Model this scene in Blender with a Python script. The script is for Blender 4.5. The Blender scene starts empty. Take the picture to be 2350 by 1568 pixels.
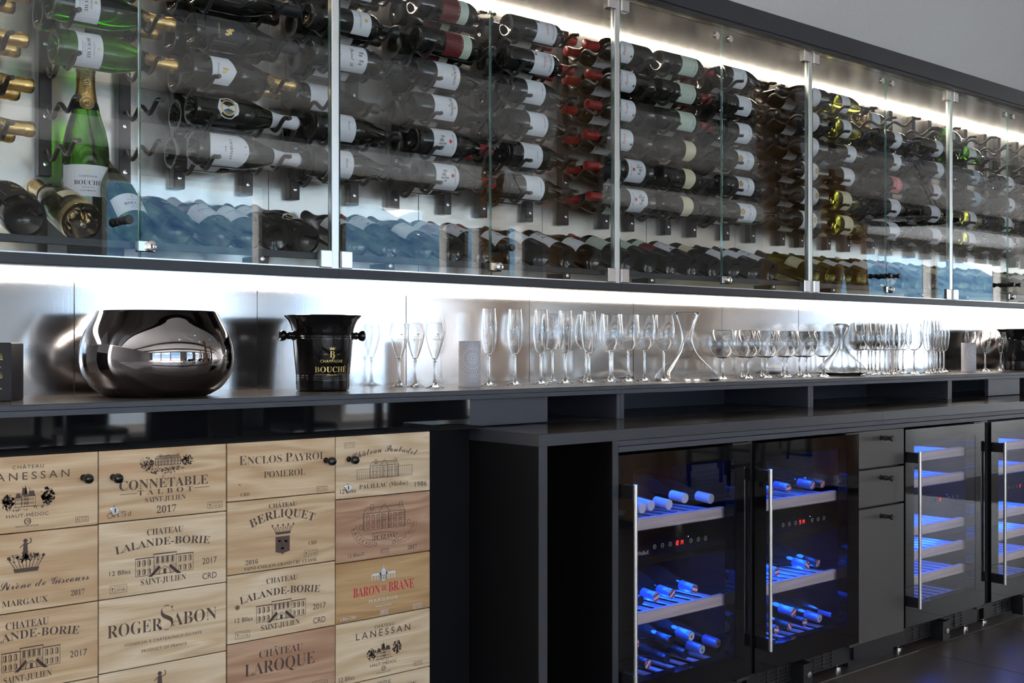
import bpy, math, random
from mathutils import Vector, Matrix
random.seed(7)
R = math.radians
S = bpy.context.scene
COL = S.collection

# ------------------------------------------------------------------ camera, world, light, exposure
ZC = 1.145
FPX, VPX, HZ = 2610.0, 4236.0, 793.0
TH = math.atan2(VPX - 1175.0, FPX)
CT, ST = math.cos(TH), math.sin(TH)
cam_d = bpy.data.cameras.new('camera'); cam = bpy.data.objects.new('camera', cam_d); COL.objects.link(cam)
cam_d.sensor_width = 36.0; cam_d.lens = FPX / 2350 * 36
cam_d.shift_y = (HZ - 784.0) / 2350
cam_d.clip_start = 0.02; cam_d.clip_end = 500
cam.location = (0, 0, ZC); cam.rotation_euler = (R(90), 0, TH - R(90))
S.camera = cam

w = bpy.data.worlds.new('World'); S.world = w; w.use_nodes = True
wn = w.node_tree.nodes; wl = w.node_tree.links
bg = wn['Background']
tc = wn.new('ShaderNodeTexCoord'); sx = wn.new('ShaderNodeSeparateXYZ'); cr = wn.new('ShaderNodeValToRGB')
wl.new(tc.outputs['Generated'], sx.inputs[0]); wl.new(sx.outputs['Z'], cr.inputs[0]); wl.new(cr.outputs[0], bg.inputs[0])
cr.color_ramp.elements[0].position = 0.0; cr.color_ramp.elements[0].color = (1, .99, .97, 1)
cr.color_ramp.elements[1].position = .8; cr.color_ramp.elements[1].color = (.62, .78, 1, 1)
bg.inputs[1].default_value = 12.0

S.view_settings.view_transform = 'Standard'; S.view_settings.look = 'None'
S.view_settings.gamma = 1; S.view_settings.use_curve_mapping = False
S.view_settings.exposure = 0.0
S.cycles.max_bounces = 14; S.cycles.transmission_bounces = 12; S.cycles.glossy_bounces = 6
S.cycles.transparent_max_bounces = 24; S.cycles.diffuse_bounces = 3
S.cycles.sample_clamp_indirect = 6.0; S.cycles.use_denoising = True

def area(name, loc, rot, sx_, sy_, power, color=(1, 1, 1), portal=False):
    l = bpy.data.lights.new(name, 'AREA'); l.shape = 'RECTANGLE'; l.size = sx_; l.size_y = sy_
    l.energy = power; l.color = color
    if portal: l.cycles.is_portal = True
    o = bpy.data.objects.new(name, l); o.location = loc; o.rotation_euler = rot; COL.objects.link(o); return o
WALLY = -8.0
area('window_portal', (13, WALLY + .35, 1.7), (R(90), 0, 0), 26, 3.2, 1, portal=True)

sun = bpy.data.lights.new('sun', 'SUN'); sun.energy = 44; sun.angle = R(.6); sun.color = (1, .93, .82)
so = bpy.data.objects.new('sun', sun); COL.objects.link(so); so.rotation_euler = (R(52), 0, R(-14))

# ------------------------------------------------------------------ pixel helpers (frame 2350x1568 -> points on real planes)
def px(x, y, Y):
    u = (x - 1175.0) / FPX
    t = Y / (ST - CT * u)
    return Vector((t * (CT + ST * u), Y, ZC - (y - HZ) / FPX * t))
def pz(x, y, Z):
    u = (x - 1175.0) / FPX
    t = (ZC - Z) * FPX / (y - HZ)
    return Vector((t * (CT + ST * u), t * (ST - CT * u), Z))
def hz(k, Y): return ZC - k * Y                     # height of a line k below eye level per metre of distance

# ------------------------------------------------------------------ mesh helper
class MB:
    def __init__(s): s.v = []; s.f = []; s.m = []; s.mi = 0
    def add(s, v, f):
        n = len(s.v); s.v += [tuple(a) for a in v]; s.f += [tuple(n + i for i in q) for q in f]; s.m += [s.mi] * len(f); return s
    def box(s, x0, x1, y0, y1, z0, z1):
        v = [(x, y, z) for z in (z0, z1) for y in (y0, y1) for x in (x0, x1)]
        return s.add(v, [(0, 2, 3, 1), (4, 5, 7, 6), (0, 1, 5, 4), (2, 6, 7, 3), (0, 4, 6, 2), (1, 3, 7, 5)])
    def bbox(s, x0, x1, y0, y1, z0, z1, b=.002):     # box with chamfered edges
        vs = []; idx = {}
        X, Y, Z = (x0, x1), (y0, y1), (z0, z1)
        for i in (0, 1):
            for j in (0, 1):
                for k in (0, 1):
                    sx_, sy_, sz_ = (1 - 2 * i) * b, (1 - 2 * j) * b, (1 - 2 * k) * b
                    for ax in range(3):
                        p = [X[i] + sx_, Y[j] + sy_, Z[k] + sz_]; p[ax] = (X[i], Y[j], Z[k])[ax]
                        idx[(i, j, k, ax)] = len(vs); vs.append(tuple(p))
        F = []
        def q(*k): F.append(tuple(idx[a] for a in k))
        q((0,0,0,0),(0,0,1,0),(0,1,1,0),(0,1,0,0)); q((1,0,0,0),(1,1,0,0),(1,1,1,0),(1,0,1,0))
        q((0,0,0,1),(1,0,0,1),(1,0,1,1),(0,0,1,1)); q((0,1,0,1),(0,1,1,1),(1,1,1,1),(1,1,0,1))
        q((0,0,0,2),(0,1,0,2),(1,1,0,2),(1,0,0,2)); q((0,0,1,2),(1,0,1,2),(1,1,1,2),(0,1,1,2))
        for i in (0, 1):
            for j in (0, 1): q((i,j,0,0),(i,j,1,0),(i,j,1,1),(i,j,0,1)); q((i,0,j,0),(i,1,j,0),(i,1,j,2),(i,0,j,2)); q((0,i,j,1),(1,i,j,1),(1,i,j,2),(0,i,j,2))
        for i in (0, 1):
            for j in (0, 1):
                for k in (0, 1): q((i,j,k,0),(i,j,k,1),(i,j,k,2))
        return s.add(vs, F)
    def lathe(s, prof, n=24, cx=0, cy=0, z=0):
        v = []; rows = []
        for r, h in prof:
            if r <= 1e-6: rows.append([len(v)]); v.append((cx, cy, z + h))
            else:
                rows.append(list(range(len(v), len(v) + n)))
                v += [(cx + r * math.cos(2 * math.pi * i / n), cy + r * math.sin(2 * math.pi * i / n), z + h) for i in range(n)]
        f = []
        for a, b in zip(rows, rows[1:]):
            for i in range(n):
                j = (i + 1) % n
                if len(a) == 1 and len(b) == 1: continue
                if len(a) == 1: f.append((a[0], b[j], b[i]))
                elif len(b) == 1: f.append((a[i], a[j], b[0]))
                else: f.append((a[i], a[j], b[j], b[i]))
        return s.add(v, f)
    def tube(s, pts, r, n=8):
        pts = [Vector(p) for p in pts]; v = []; f = []
        rr = r if isinstance(r, (list, tuple)) else [r] * len(pts)
        for k, p in enumerate(pts):
            d = (pts[min(k + 1, len(pts) - 1)] - pts[max(k - 1, 0)]).normalized()
            a = d.cross(Vector((0, 0, 1)) if abs(d.z) < .9 else Vector((1, 0, 0))).normalized(); b = d.cross(a)
            v += [p + (a * math.cos(2 * math.pi * i / n) + b * math.sin(2 * math.pi * i / n)) * rr[k] for i in range(n)]
        for k in range(len(pts) - 1):
            for i in range(n):
                j = (i + 1) % n; f.append((k * n + i, k * n + j, (k + 1) * n + j, (k + 1) * n + i))
        f.append(tuple(range(n - 1, -1, -1))); f.append(tuple((len(pts) - 1) * n + i for i in range(n)))
        return s.add(v, f)
    def mesh(s, name, mats, smooth=False):
        me = bpy.data.meshes.new(name); me.from_pydata(s.v, [], s.f)
        for m in (mats if isinstance(mats, (list, tuple)) else [mats]): me.materials.append(m)
        if any(s.m): me.polygons.foreach_set('material_index', s.m)
        if smooth:
            me.polygons.foreach_set('use_smooth', [True] * len(s.f)); me.update(); me.set_sharp_from_angle(angle=R(38))
        me.update(); return me
    def build(s, name, mats, parent=None, smooth=False, loc=None):
        return link(name, s.mesh(name, mats, smooth), parent, loc)
def link(name, me, parent=None, loc=None, rot=None):
    o = bpy.data.objects.new(name, me); COL.objects.link(o)
    if parent: o.parent = parent
    if loc is not None: o.location = loc
    if rot is not None: o.rotation_euler = rot
    return o
def tag(o, label=None, cat=None, group=None, kind=None):
    if label: o['label'] = label
    if cat: o['category'] = cat
    if group: o['group'] = group
    if kind: o['kind'] = kind
    return o
def thing(name, label, cat, loc=(0, 0, 0), rot=(0, 0, 0), group=None):
    o = bpy.data.objects.new(name, None); o.empty_display_size = .05; COL.objects.link(o)
    o.location = loc; o.rotation_euler = rot
    return tag(o, label, cat, group)
def struct(name, mb, m, **k):
    return tag(mb.build(name, m, **k), kind='structure')

# ------------------------------------------------------------------ materials
MAT = {}
def mat(name, base=(.5, .5, .5), rough=.5, metal=0, spec=.5, trans=0, ior=1.45, emit=None, es=0, coat=0, bump=None, vary=None, alpha=None):
    m = bpy.data.materials.new(name); m.use_nodes = True; nt = m.node_tree; p = nt.nodes['Principled BSDF']
    p.inputs['Base Color'].default_value = (*base, 1); p.inputs['Roughness'].default_value = rough
    p.inputs['Metallic'].default_value = metal; p.inputs['Specular IOR Level'].default_value = spec
    p.inputs['Transmission Weight'].default_value = trans; p.inputs['IOR'].default_value = ior
    p.inputs['Coat Weight'].default_value = coat; p.inputs['Coat Roughness'].default_value = .05
    if emit: p.inputs['Emission Color'].default_value = (*emit, 1); p.inputs['Emission Strength'].default_value = es
    if bump or vary:
        t = nt.nodes.new('ShaderNodeTexCoord'); mp = nt.nodes.new('ShaderNodeMapping'); nz = nt.nodes.new('ShaderNodeTexNoise')
        nt.links.new(t.outputs['Object'], mp.inputs[0]); nt.links.new(mp.outputs[0], nz.inputs['Vector'])
        mp.inputs['Scale'].default_value = (bump or vary)[0]; nz.inputs['Scale'].default_value = 1; nz.inputs['Detail'].default_value = 4
        if bump:
            b = nt.nodes.new('ShaderNodeBump'); b.inputs['Strength'].default_value = bump[1]; b.inputs['Distance'].default_value = .001
            nt.links.new(nz.outputs[0], b.inputs['Height']); nt.links.new(b.outputs[0], p.inputs['Normal'])
        if vary:
            c = nt.nodes.new('ShaderNodeValToRGB'); nt.links.new(nz.outputs[0], c.inputs[0]); nt.links.new(c.outputs[0], p.inputs['Base Color'])
            c.color_ramp.elements[0].color = (*vary[1], 1); c.color_ramp.elements[1].color = (*vary[2], 1)
            c.color_ramp.elements[0].position = .35; c.color_ramp.elements[1].position = .65
    MAT[name] = m; return m

mat('steel', (.69, .69, .685), .14, 1, bump=((400, 400, 3), .03))
mat('steel_back', (.74, .69, .62), .24, .88, bump=((400, 400, 3), .05))
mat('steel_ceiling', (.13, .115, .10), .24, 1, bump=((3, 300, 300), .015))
mat('chrome', (.8, .8, .78), .06, 1)
mat('brushed', (.78, .76, .74), .22, 1)
mat('post', (.72, .72, .70), .3, 1)
mat('mirror_dark', (.27, .25, .25), .02, 1)
mat('black_lam', (.018, .019, .023), .38, spec=.45, bump=((2, 60, 60), .2))
mat('grey_lam', (.045, .049, .062), .42, spec=.45, bump=((80, 80, 3), .12))
mat('counter', (.040, .042, .051), .33, spec=.5)
mat('counter_top', (.022, .018, .015), .16, spec=.6, vary=((300, 300, 300), (.012, .010, .009), (.05, .036, .024)))
mat('shelf_top', (.07, .055, .048), .24, spec=.5, vary=((3, 90, 90), (.045, .036, .032), (.085, .07, .06)))
mat('black_gloss', (.004, .004, .005), .03, spec=.5)
mat('black_satin', (.012, .012, .014), .35)
mat('rubber', (.03, .026, .025), .42)
mat('rail', (.045, .04, .038), .38, .4)
mat('drawer', (.075, .068, .065), .45, .3)
mat('inner', (.004, .004, .006), .7, spec=.1)
mat('matte_black', (.006, .006, .007), .6, spec=.12)
mat('led', (1, 1, 1), .5, emit=(1, .88, .74), es=46)
mat('led_under', (1, 1, 1), .5, emit=(1, .90, .80), es=36)
mat('blue_led', (0, 0, 0), .5, emit=(.012, .11, 1), es=85)
mat('red_digit', (0, 0, 0), .5, emit=(1, .03, .02), es=2.0)
mat('blue_dot', (0, 0, 0), .5, emit=(.1, .15, 1), es=4)
mat('icon', (.25, .25, .24), .5)
mat('beech', (.42, .33, .27), .5, vary=((3, 120, 60), (.55, .45, .40), (.70, .58, .52)))
mat('fridge_slat', (.5, .5, .55), .35)
mat('paper', (.62, .63, .66), .6)
mat('paper_cream', (.58, .52, .36), .6)
mat('paper_green', (.45, .52, .44), .6)
mat('paper_blue', (.22, .32, .38), .6)
mat('paper_red', (.55, .15, .16), .6)
mat('paper_black', (.012, .012, .015), .5)
mat('paper_wine', (.10, .012, .015), .5)
mat('ink', (.05, .04, .06), .6)
mat('ink_gold', (.55, .40, .14), .4, .5)
mat('ink_red', (.5, .02, .04), .6)
mat('gold_foil', (.72, .49, .19), .27, .9, bump=((210, 210, 120), 1.0))
mat('gold_smooth', (.66, .47, .19), .3, .9)
mat('cap_red', (.22, .012, .015), .35)
mat('cap_black', (.012, .012, .014), .35)
mat('cap_white', (.6, .6, .62), .5)
mat('cap_dark', (.04, .05, .12), .3, .3)
mat('cap_coral', (.6, .16, .10), .4)
mat('cap_blue', (.20, .28, .55), .35, .4)
mat('cap_paper', (.75, .75, .78), .5)
mat('print_red', (.45, .02, .02), .5)
mat('print_black', (.01, .01, .01), .5)
mat('g_dark', (.008, .009, .007), .04, spec=.6, coat=.0)
mat('g_brown', (.02, .011, .004), .04, spec=.6, coat=.3)
mat('g_green', (.045, .17, .004), .0, trans=1, ior=1.4)
mat('g_olive', (.42, .42, .04), .0, trans=1, ior=1.4)
mat('g_amber', (1, .84, .50), .0, trans=1, ior=1.4)
mat('crystal', (1, 1, 1), 0, trans=1, ior=1.5)
mat('porcelain', (.40, .385, .42), .45)
mat('hole', (.9, .9, .92), .5, emit=(.9, .92, 1), es=.0)
mat('wood_dark', (.03, .018, .012), .4)
mat('fabric_dark', (.012, .011, .012), .7)
mat('napkin', (.25, .24, .26), .8)
mat('linen', (.55, .5, .45), .8)
mat('ring', (.02, .02, .022), .4)
mat('ceiling_white', (.85, .845, .83), .8)
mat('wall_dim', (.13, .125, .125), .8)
mat('wall_white', (.70, .69, .67), .8)
mat('hill', (.12, .2, .22), .9, vary=((1.1, 1.1, .8), (.04, .115, .22), (.15, .29, .34)))
mat('paving', (.30, .34, .38), .8)
mat('log', (.34, .17, .05), .38, vary=((6, 6, .8), (.20, .085, .02), (.45, .24, .08)))
mat('beam', (.03, .026, .024), .5)
mat('lampshade', (1, 1, 1), .5, emit=(1, .85, .65), es=14)
mat('copper', (.6, .35, .2), .3, 1)

def arch_glass(name, ior=1.95, tint=(.95, .97, .96)):
    m = bpy.data.materials.new(name); m.use_nodes = True; nt = m.node_tree; nt.nodes.remove(nt.nodes['Principled BSDF'])
    out = nt.nodes['Material Output']; mx = nt.nodes.new('ShaderNodeMixShader'); tr = nt.nodes.new('ShaderNodeBsdfTransparent')
    gl = nt.nodes.new('ShaderNodeBsdfGlossy'); fr = nt.nodes.new('ShaderNodeFresnel'); ge = nt.nodes.new('ShaderNodeNewGeometry')
    mi = nt.nodes.new('ShaderNodeMix'); mi.inputs[2].default_value = ior; mi.inputs[3].default_value = 1 / ior
    nt.links.new(ge.outputs['Backfacing'], mi.inputs[0]); nt.links.new(mi.outputs[0], fr.inputs['IOR'])
    gl.inputs['Roughness'].default_value = 0.0; tr.inputs[0].default_value = (*tint, 1)
    nt.links.new(fr.outputs[0], mx.inputs[0]); nt.links.new(tr.outputs[0], mx.inputs[1]); nt.links.new(gl.outputs[0], mx.inputs[2])
    nt.links.new(mx.outputs[0], out.inputs[0]); MAT[name] = m; return m
arch_glass('pane', 1.6); arch_glass('fridge_pane', 1.75, (.80, .80, .84)); arch_glass('window_pane', 1.1, (1, 1, 1))
def clear(name):
    m = bpy.data.materials.new(name); m.use_nodes = True; nt = m.node_tree; nt.nodes.remove(nt.nodes['Principled BSDF'])
    tr = nt.nodes.new('ShaderNodeBsdfTransparent'); nt.links.new(tr.outputs[0], nt.nodes['Material Output'].inputs[0]); MAT[name] = m
clear('pane_back')
mat('pane_edge', (.30, .62, .56), .15, trans=.75)

def pine(name, c0, c1, c2, scale=1.0, seed=0):
    m = bpy.data.materials.new(name); m.use_nodes = True; nt = m.node_tree; N = nt.nodes.new; L = nt.links.new
    p = nt.nodes['Principled BSDF']; p.inputs['Roughness'].default_value = .5; p.inputs['Specular IOR Level'].default_value = .35
    t = N('ShaderNodeTexCoord'); oi = N('ShaderNodeObjectInfo'); mp = N('ShaderNodeMapping'); mp.inputs['Scale'].default_value = (2.2 * scale, 2, 17 * scale)
    ad = N('ShaderNodeVectorMath'); mul = N('ShaderNodeMath'); mul.operation = 'MULTIPLY'; mul.inputs[1].default_value = 37
    L(oi.outputs['Random'], mul.inputs[0]); L(t.outputs['Object'], mp.inputs[0]); L(mp.outputs[0], ad.inputs[0]); L(mul.outputs[0], ad.inputs[1])
    n1 = N('ShaderNodeTexNoise'); n1.inputs['Scale'].default_value = 1.0; n1.inputs['Detail'].default_value = 1.5; n1.inputs['Distortion'].default_value = .4
    L(ad.outputs[0], n1.inputs['Vector'])
    m2 = N('ShaderNodeMath'); m2.operation = 'MULTIPLY'; m2.inputs[1].default_value = 9; L(n1.outputs[0], m2.inputs[0])
    fr = N('ShaderNodeMath'); fr.operation = 'PINGPONG'; fr.inputs[1].default_value = 1; L(m2.outputs[0], fr.inputs[0])
    c = N('ShaderNodeValToRGB'); L(fr.outputs[0], c.inputs[0]); e = c.color_ramp.elements
    e[0].color = (*c0, 1); e[1].color = (*c1, 1); e[0].position = .0; e[1].position = .9
    mp2 = N('ShaderNodeMapping'); mp2.inputs['Scale'].default_value = (8, 8, 420); L(t.outputs['Object'], mp2.inputs[0])
    n2 = N('ShaderNodeTexNoise'); n2.inputs['Scale'].default_value = 1; n2.inputs['Detail'].default_value = 3; L(mp2.outputs[0], n2.inputs['Vector'])
    mp3 = N('ShaderNodeMapping'); mp3.inputs['Scale'].default_value = (3, 3, 9); L(ad.outputs[0], mp3.inputs[0])
    n3 = N('ShaderNodeTexNoise'); n3.inputs['Scale'].default_value = .35; L(mp3.outputs[0], n3.inputs['Vector'])
    mx = N('ShaderNodeMix'); mx.data_type = 'RGBA'; mx.blend_type = 'MULTIPLY'; mx.inputs[0].default_value = .42
    L(c.outputs[0], mx.inputs[6]); L(n2.outputs[0], mx.inputs[7])
    mx2 = N('ShaderNodeMix'); mx2.data_type = 'RGBA'; c3 = N('ShaderNodeValToRGB'); c3.color_ramp.elements[0].position = .55; c3.color_ramp.elements[1].position = .75
    c3.color_ramp.elements[1].color = (.6, .6, .6, 1)
    L(n3.outputs[0], c3.inputs[0]); L(c3.outputs[0], mx2.inputs[0]); L(mx.outputs[2], mx2.inputs[6]); mx2.inputs[7].default_value = (*c2, 1)
    L(mx2.outputs[2], p.inputs['Base Color']); MAT[name] = m
pine('pine_light', (.78, .58, .37), (.59, .39, .215), (.50, .28, .16))
pine('pine_pale', (.84, .67, .47), (.66, .475, .29), (.68, .49, .31))
pine('pine_pink', (.60, .38, .25), (.43, .235, .14), (.36, .18, .11))
pine('pine_tan', (.62, .40, .20), (.46, .265, .115), (.40, .21, .09))
mat('burn', (.075, .045, .035), .6); mat('burn_soft', (.15, .09, .065), .6); mat('print_white', (.62, .64, .70), .6)

def fabric_wall():
    m = mat('wallpaper', (.36, .36, .34), .85, spec=.2, vary=((140, 5, 300), (.37, .366, .352), (.45, .446, .43)))
    nt = m.node_tree; p = nt.nodes['Principled BSDF']; t = nt.nodes.new('ShaderNodeTexCoord'); mp = nt.nodes.new('ShaderNodeMapping')
    mp.inputs['Scale'].default_value = (300, 300, 20); n = nt.nodes.new('ShaderNodeTexNoise'); n.inputs['Scale'].default_value = 1
    b = nt.nodes.new('ShaderNodeBump'); b.inputs['Strength'].default_value = .12; b.inputs['Distance'].default_value = .001
    nt.links.new(t.outputs['Object'], mp.inputs[0]); nt.links.new(mp.outputs[0], n.inputs['Vector']); nt.links.new(n.outputs[0], b.inputs['Height']); nt.links.new(b.outputs[0], p.inputs['Normal'])
fabric_wall()
mat('tile_dark', (.055, .045, .043), .3, spec=.5, vary=((1.5, 1.5, 1), (.045, .037, .035), (.07, .058, .055)))
mat('joint', (.16, .15, .15), .6); mat('strip_metal', (.35, .34, .34), .35, .8)
mat('oak_floor', (.30, .28, .27), .4, vary=((1.2, 14, 1), (.17, .155, .15), (.42, .40, .39)))

# ------------------------------------------------------------------ glyphs
_cu = bpy.data.curves.new('glyph_source', 'FONT'); _cu.resolution_u = 3; _to = bpy.data.objects.new('glyph_source', _cu); COL.objects.link(_to)
_G = {}
def _ev(body, off=0):
    _cu.body = body; _cu.offset = off; bpy.context.view_layer.update()
    return bpy.data.meshes.new_from_object(_to.evaluated_get(bpy.context.evaluated_depsgraph_get()))
def _w(body):
    me = _ev(body); xs = [v.co.x for v in me.vertices]; r = (min(xs), max(xs)) if xs else (0, 0); bpy.data.meshes.remove(me); return r
_bar = _w('ll'); _b1 = _w('l')
def glyph(ch, style):
    k = (ch, style)
    if k in _G: return _G[k]
    base = ch; acc = None
    if style in ('serif', 'script', 'serifthin', 'serifhair', 'ital'):
        d = {'É': ('E', 'a'), 'È': ('E', 'g'), 'À': ('A', 'g'), 'Â': ('A', 'c'), 'é': ('e', 'a'), 'è': ('e', 'g'), 'â': ('a', 'c')}
        if ch in d: base, acc = d[ch]
        o = ord(base); U0 = {'serif': 0x1D400, 'serifthin': 0x1D400, 'serifhair': 0x1D400, 'script': 0x1D4D0, 'ital': 0x1D468}[style]
        if 'A' <= base <= 'Z': base = chr(U0 + o - 65)
        elif 'a' <= base <= 'z': base = chr(U0 + 26 + o - 97)
        elif '0' <= base <= '9': base = chr(0x1D7CE + o - 48)
    off = {'serifthin': -.011, 'serif': -.005, 'serifhair': -.028}.get(style, 0)
    if ch == ' ': r = ([], [], .28)
    else:
        me = _ev(base + 'l', off); xm = max(v.co.x for v in me.vertices); lo = xm - (_b1[1] - _b1[0]) - .012
        adv = xm - _b1[1]; keep = {}; vs = []; fs = []
        for p in me.polygons:
            if all(me.vertices[i].co.x >= lo for i in p.vertices): continue
            for i in p.vertices:
                if i not in keep: keep[i] = len(vs); vs.append((me.vertices[i].co.x, me.vertices[i].co.y))
            fs.append(tuple(keep[i] for i in p.vertices))
        bpy.data.meshes.remove(me)
        if acc and vs:
            xs = [a for a, b in vs]; ys = [b for a, b in vs]; cx = (min(xs) + max(xs)) / 2; t = max(ys) + .05; n = len(vs)
            if acc == 'a': vs += [(cx - .06, t), (cx - .01, t), (cx + .12, t + .13), (cx + .04, t + .15)]; fs.append((n, n + 1, n + 2, n + 3))
            if acc == 'g': vs += [(cx + .01, t), (cx + .06, t), (cx - .04, t + .15), (cx - .12, t + .13)]; fs.append((n, n + 1, n + 2, n + 3))
            if acc == 'c': vs += [(cx - .13, t), (cx - .07, t), (cx, t + .09), (cx + .07, t), (cx + .13, t), (cx + .03, t + .15), (cx - .03, t + .15)]; fs += [(n, n + 1, n + 2, n + 6), (n + 2, n + 3, n + 4, n + 5), (n + 2, n + 5, n + 6)]
        r = (vs, fs, adv)
    _G[k] = r; return r
class Flat:                                          # flat print: 2-D shapes collected, later mapped on a surface
    def __init__(s): s.v = []; s.f = []
    def poly(s, pts): n = len(s.v); s.v += list(pts); s.f.append(tuple(range(n, n + len(pts)))); return s
    def rect(s, x0, y0, x1, y1): return s.poly([(x0, y0), (x1, y0), (x1, y1), (x0, y1)])
    def line(s, a, b, t):
        dx, dy = b[0] - a[0], b[1] - a[1]; L = math.hypot(dx, dy) or 1; nx, ny = -dy / L * t / 2, dx / L * t / 2
        return s.poly([(a[0] + nx, a[1] + ny), (a[0] - nx, a[1] - ny), (b[0] - nx, b[1] - ny), (b[0] + nx, b[1] + ny)])
    def path(s, pts, t):
        for a, b in zip(pts, pts[1:]): s.line(a, b, t)
        return s
    def frame(s, x0, y0, x1, y1, t): return s.path([(x0, y0), (x1, y0), (x1, y1), (x0, y1), (x0, y0)], t)
    def disc(s, cx, cy, r, n=10, ry=None): return s.poly([(cx + r * math.cos(6.2832 * i / n), cy + (ry or r) * math.sin(6.2832 * i / n)) for i in range(n)])
    def ring(s, cx, cy, r, t, n=12, ry=None):
        return s.path([(cx + r * math.cos(6.2832 * i / n), cy + (ry or r) * math.sin(6.2832 * i / n)) for i in range(n + 1)], t)
    def text(s, txt, cx, cy, w, h, style='serif', arc=0.0, track=0.0, caps=None):
        """centred at cx, cy; width w, cap height h; arc = rise of the middle; caps = scale of letters after the first of a word"""
        x = 0; items = []
        prev = ' '
        for ch in txt:
            g = glyph(ch, style); sc = 1.0
            if caps and prev != ' ': sc = caps
            if ch != ' ': items.append((g, x, sc))
            x += g[2] * sc + track; prev = ch
        if not items: return s
        lo = min(a[0] * sc + ox for g, ox, sc in items for a in g[0]); hi = max(a[0] * sc + ox for g, ox, sc in items for a in g[0])
        kx = w / (hi - lo); ky = h / .70
        for g, ox, sc in items:
            gw = g[2] * sc; mx = (ox + gw / 2 - (lo + hi) / 2) * kx; q = mx / (w / 2)
            yo = arc * (1 - q * q); sl = -2 * arc * q / (w / 2); an = math.atan(sl); ca, sa = math.cos(an), math.sin(an); n = len(s.v)
            for a, b in g[0]:
                lx = (a * sc - gw / 2) * kx; ly = (b * sc - .35) * ky if sc == 1 else (b * sc - .35) * ky
                s.v.append((cx + mx + lx * ca - ly * sa, cy + yo + lx * sa + ly * ca))
            s.f += [tuple(n + i for i in q_) for q_ in g[1]]
        return s
    def mapped(s, name, fn, m, parent, loc=None):
        if not s.f: return None
        me = bpy.data.meshes.new(name); me.from_pydata([fn(x, y) for x, y in s.v], [], s.f); me.materials.append(MAT[m])
        return link(name, me, parent, loc)
    def mesh(s, name, fn, m):
        me = bpy.data.meshes.new(name); me.from_pydata([fn(x, y) for x, y in s.v], [], s.f); me.materials.append(MAT[m]); return me

for _st, _cs in (('serifhair', 'S'), ('serif', "ABCDEFGHIJLMNOPQRSTUVYabcdefghijlmnoprstuvxyz0123456789ÉÀÂÈ-()&'"), ('serifthin', 'ABCEGHLMNOPQRSTUYÂ'), ('sans', "ABCDEFGHIJKLMNOPQRSTUVWXYZabcdefghijklmnoprstuvxyz0123456789ÀÂÉÈ-&"), ('script', 'CBFGLMRSabcdeghilmnoprstuèéâ'), ('ital', 'BCRBabcdeéruvt')):
    for _c in _cs: glyph(_c, _st)
# ------------------------------------------------------------------ key planes and heights
YG, YB = 2.58, 2.94               # glass front and steel back of the wall cabinet
YSH, YW = 2.56, 3.02              # shelf front, steel splashback
YCO = 2.26                        # counter front
YCR = 2.50                        # crate doors
Z_CAB0 = ZC + .0691 * 2.56; Z_CAB1 = ZC + .0785 * 2.56
Z_CEIL = ZC + .4396 * YG
Z_FAS1 = ZC + .4488 * 2.54; Z_FAS2 = ZC + .4766 * 2.54
Z_SH = ZC - .0502 * YSH; Z_SH0 = Z_SH - .027
Z_CO = ZC - .1052 * YCO
BAYX = [.53 + 1.0575 * i for i in range(7)]
XR = 7.2

# ------------------------------------------------------------------ room shell
mb = MB().box(-6, 30, -7.6, -.4, -.02, 0); struct('floor', mb, MAT['oak_floor'])
fl = struct('floor', MB().box(-6, 30, -.4, 3.2, -.03, -.006), MAT['joint'])
P0 = px(2107.8, 1493.2, 2.256)
tl = []
tm = {}
for i in range(-8, 12):
    for j in range(-4, 2):
        x0 = P0.x + .585 * i; y1 = 2.256 + .62 * j if j <= 0 else 3.15
        y0 = y1 - .62 if j <= 0 else 2.259
        if x0 > 7.5 or x0 < -1.5: continue
        key = (j == 1)
        if key not in tm:
            b = MB().bbox(.0015, .5835, (0 if key else .0015), (y1 - y0 if key else .6185), -.006, 0, .001); tm[key] = b.mesh('floor_tile', MAT['tile_dark'])
        link('floor_tile', tm[key], fl, (x0, y0, 0))
struct('trim_1', MB().box(-1.5, P0.x, 2.2545, 2.2600, -.004, .0012), MAT['strip_metal'])
struct('ceiling', MB().box(-6, 30, WALLY, 3.2, 3.46, 3.6), MAT['ceiling_white'])
struct('wall_back', MB().box(-1, XR + 8, YSH + .02, 3.2, Z_FAS2, 3.46).box(-1, XR + 8, YW, 3.2, 0, Z_FAS2), MAT['wallpaper'])
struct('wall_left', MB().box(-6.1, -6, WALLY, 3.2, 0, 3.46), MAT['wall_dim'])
struct('wall_right', MB().box(27, 27.2, WALLY, 3.2, 0, 3.46), MAT['wall_white'])
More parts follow.
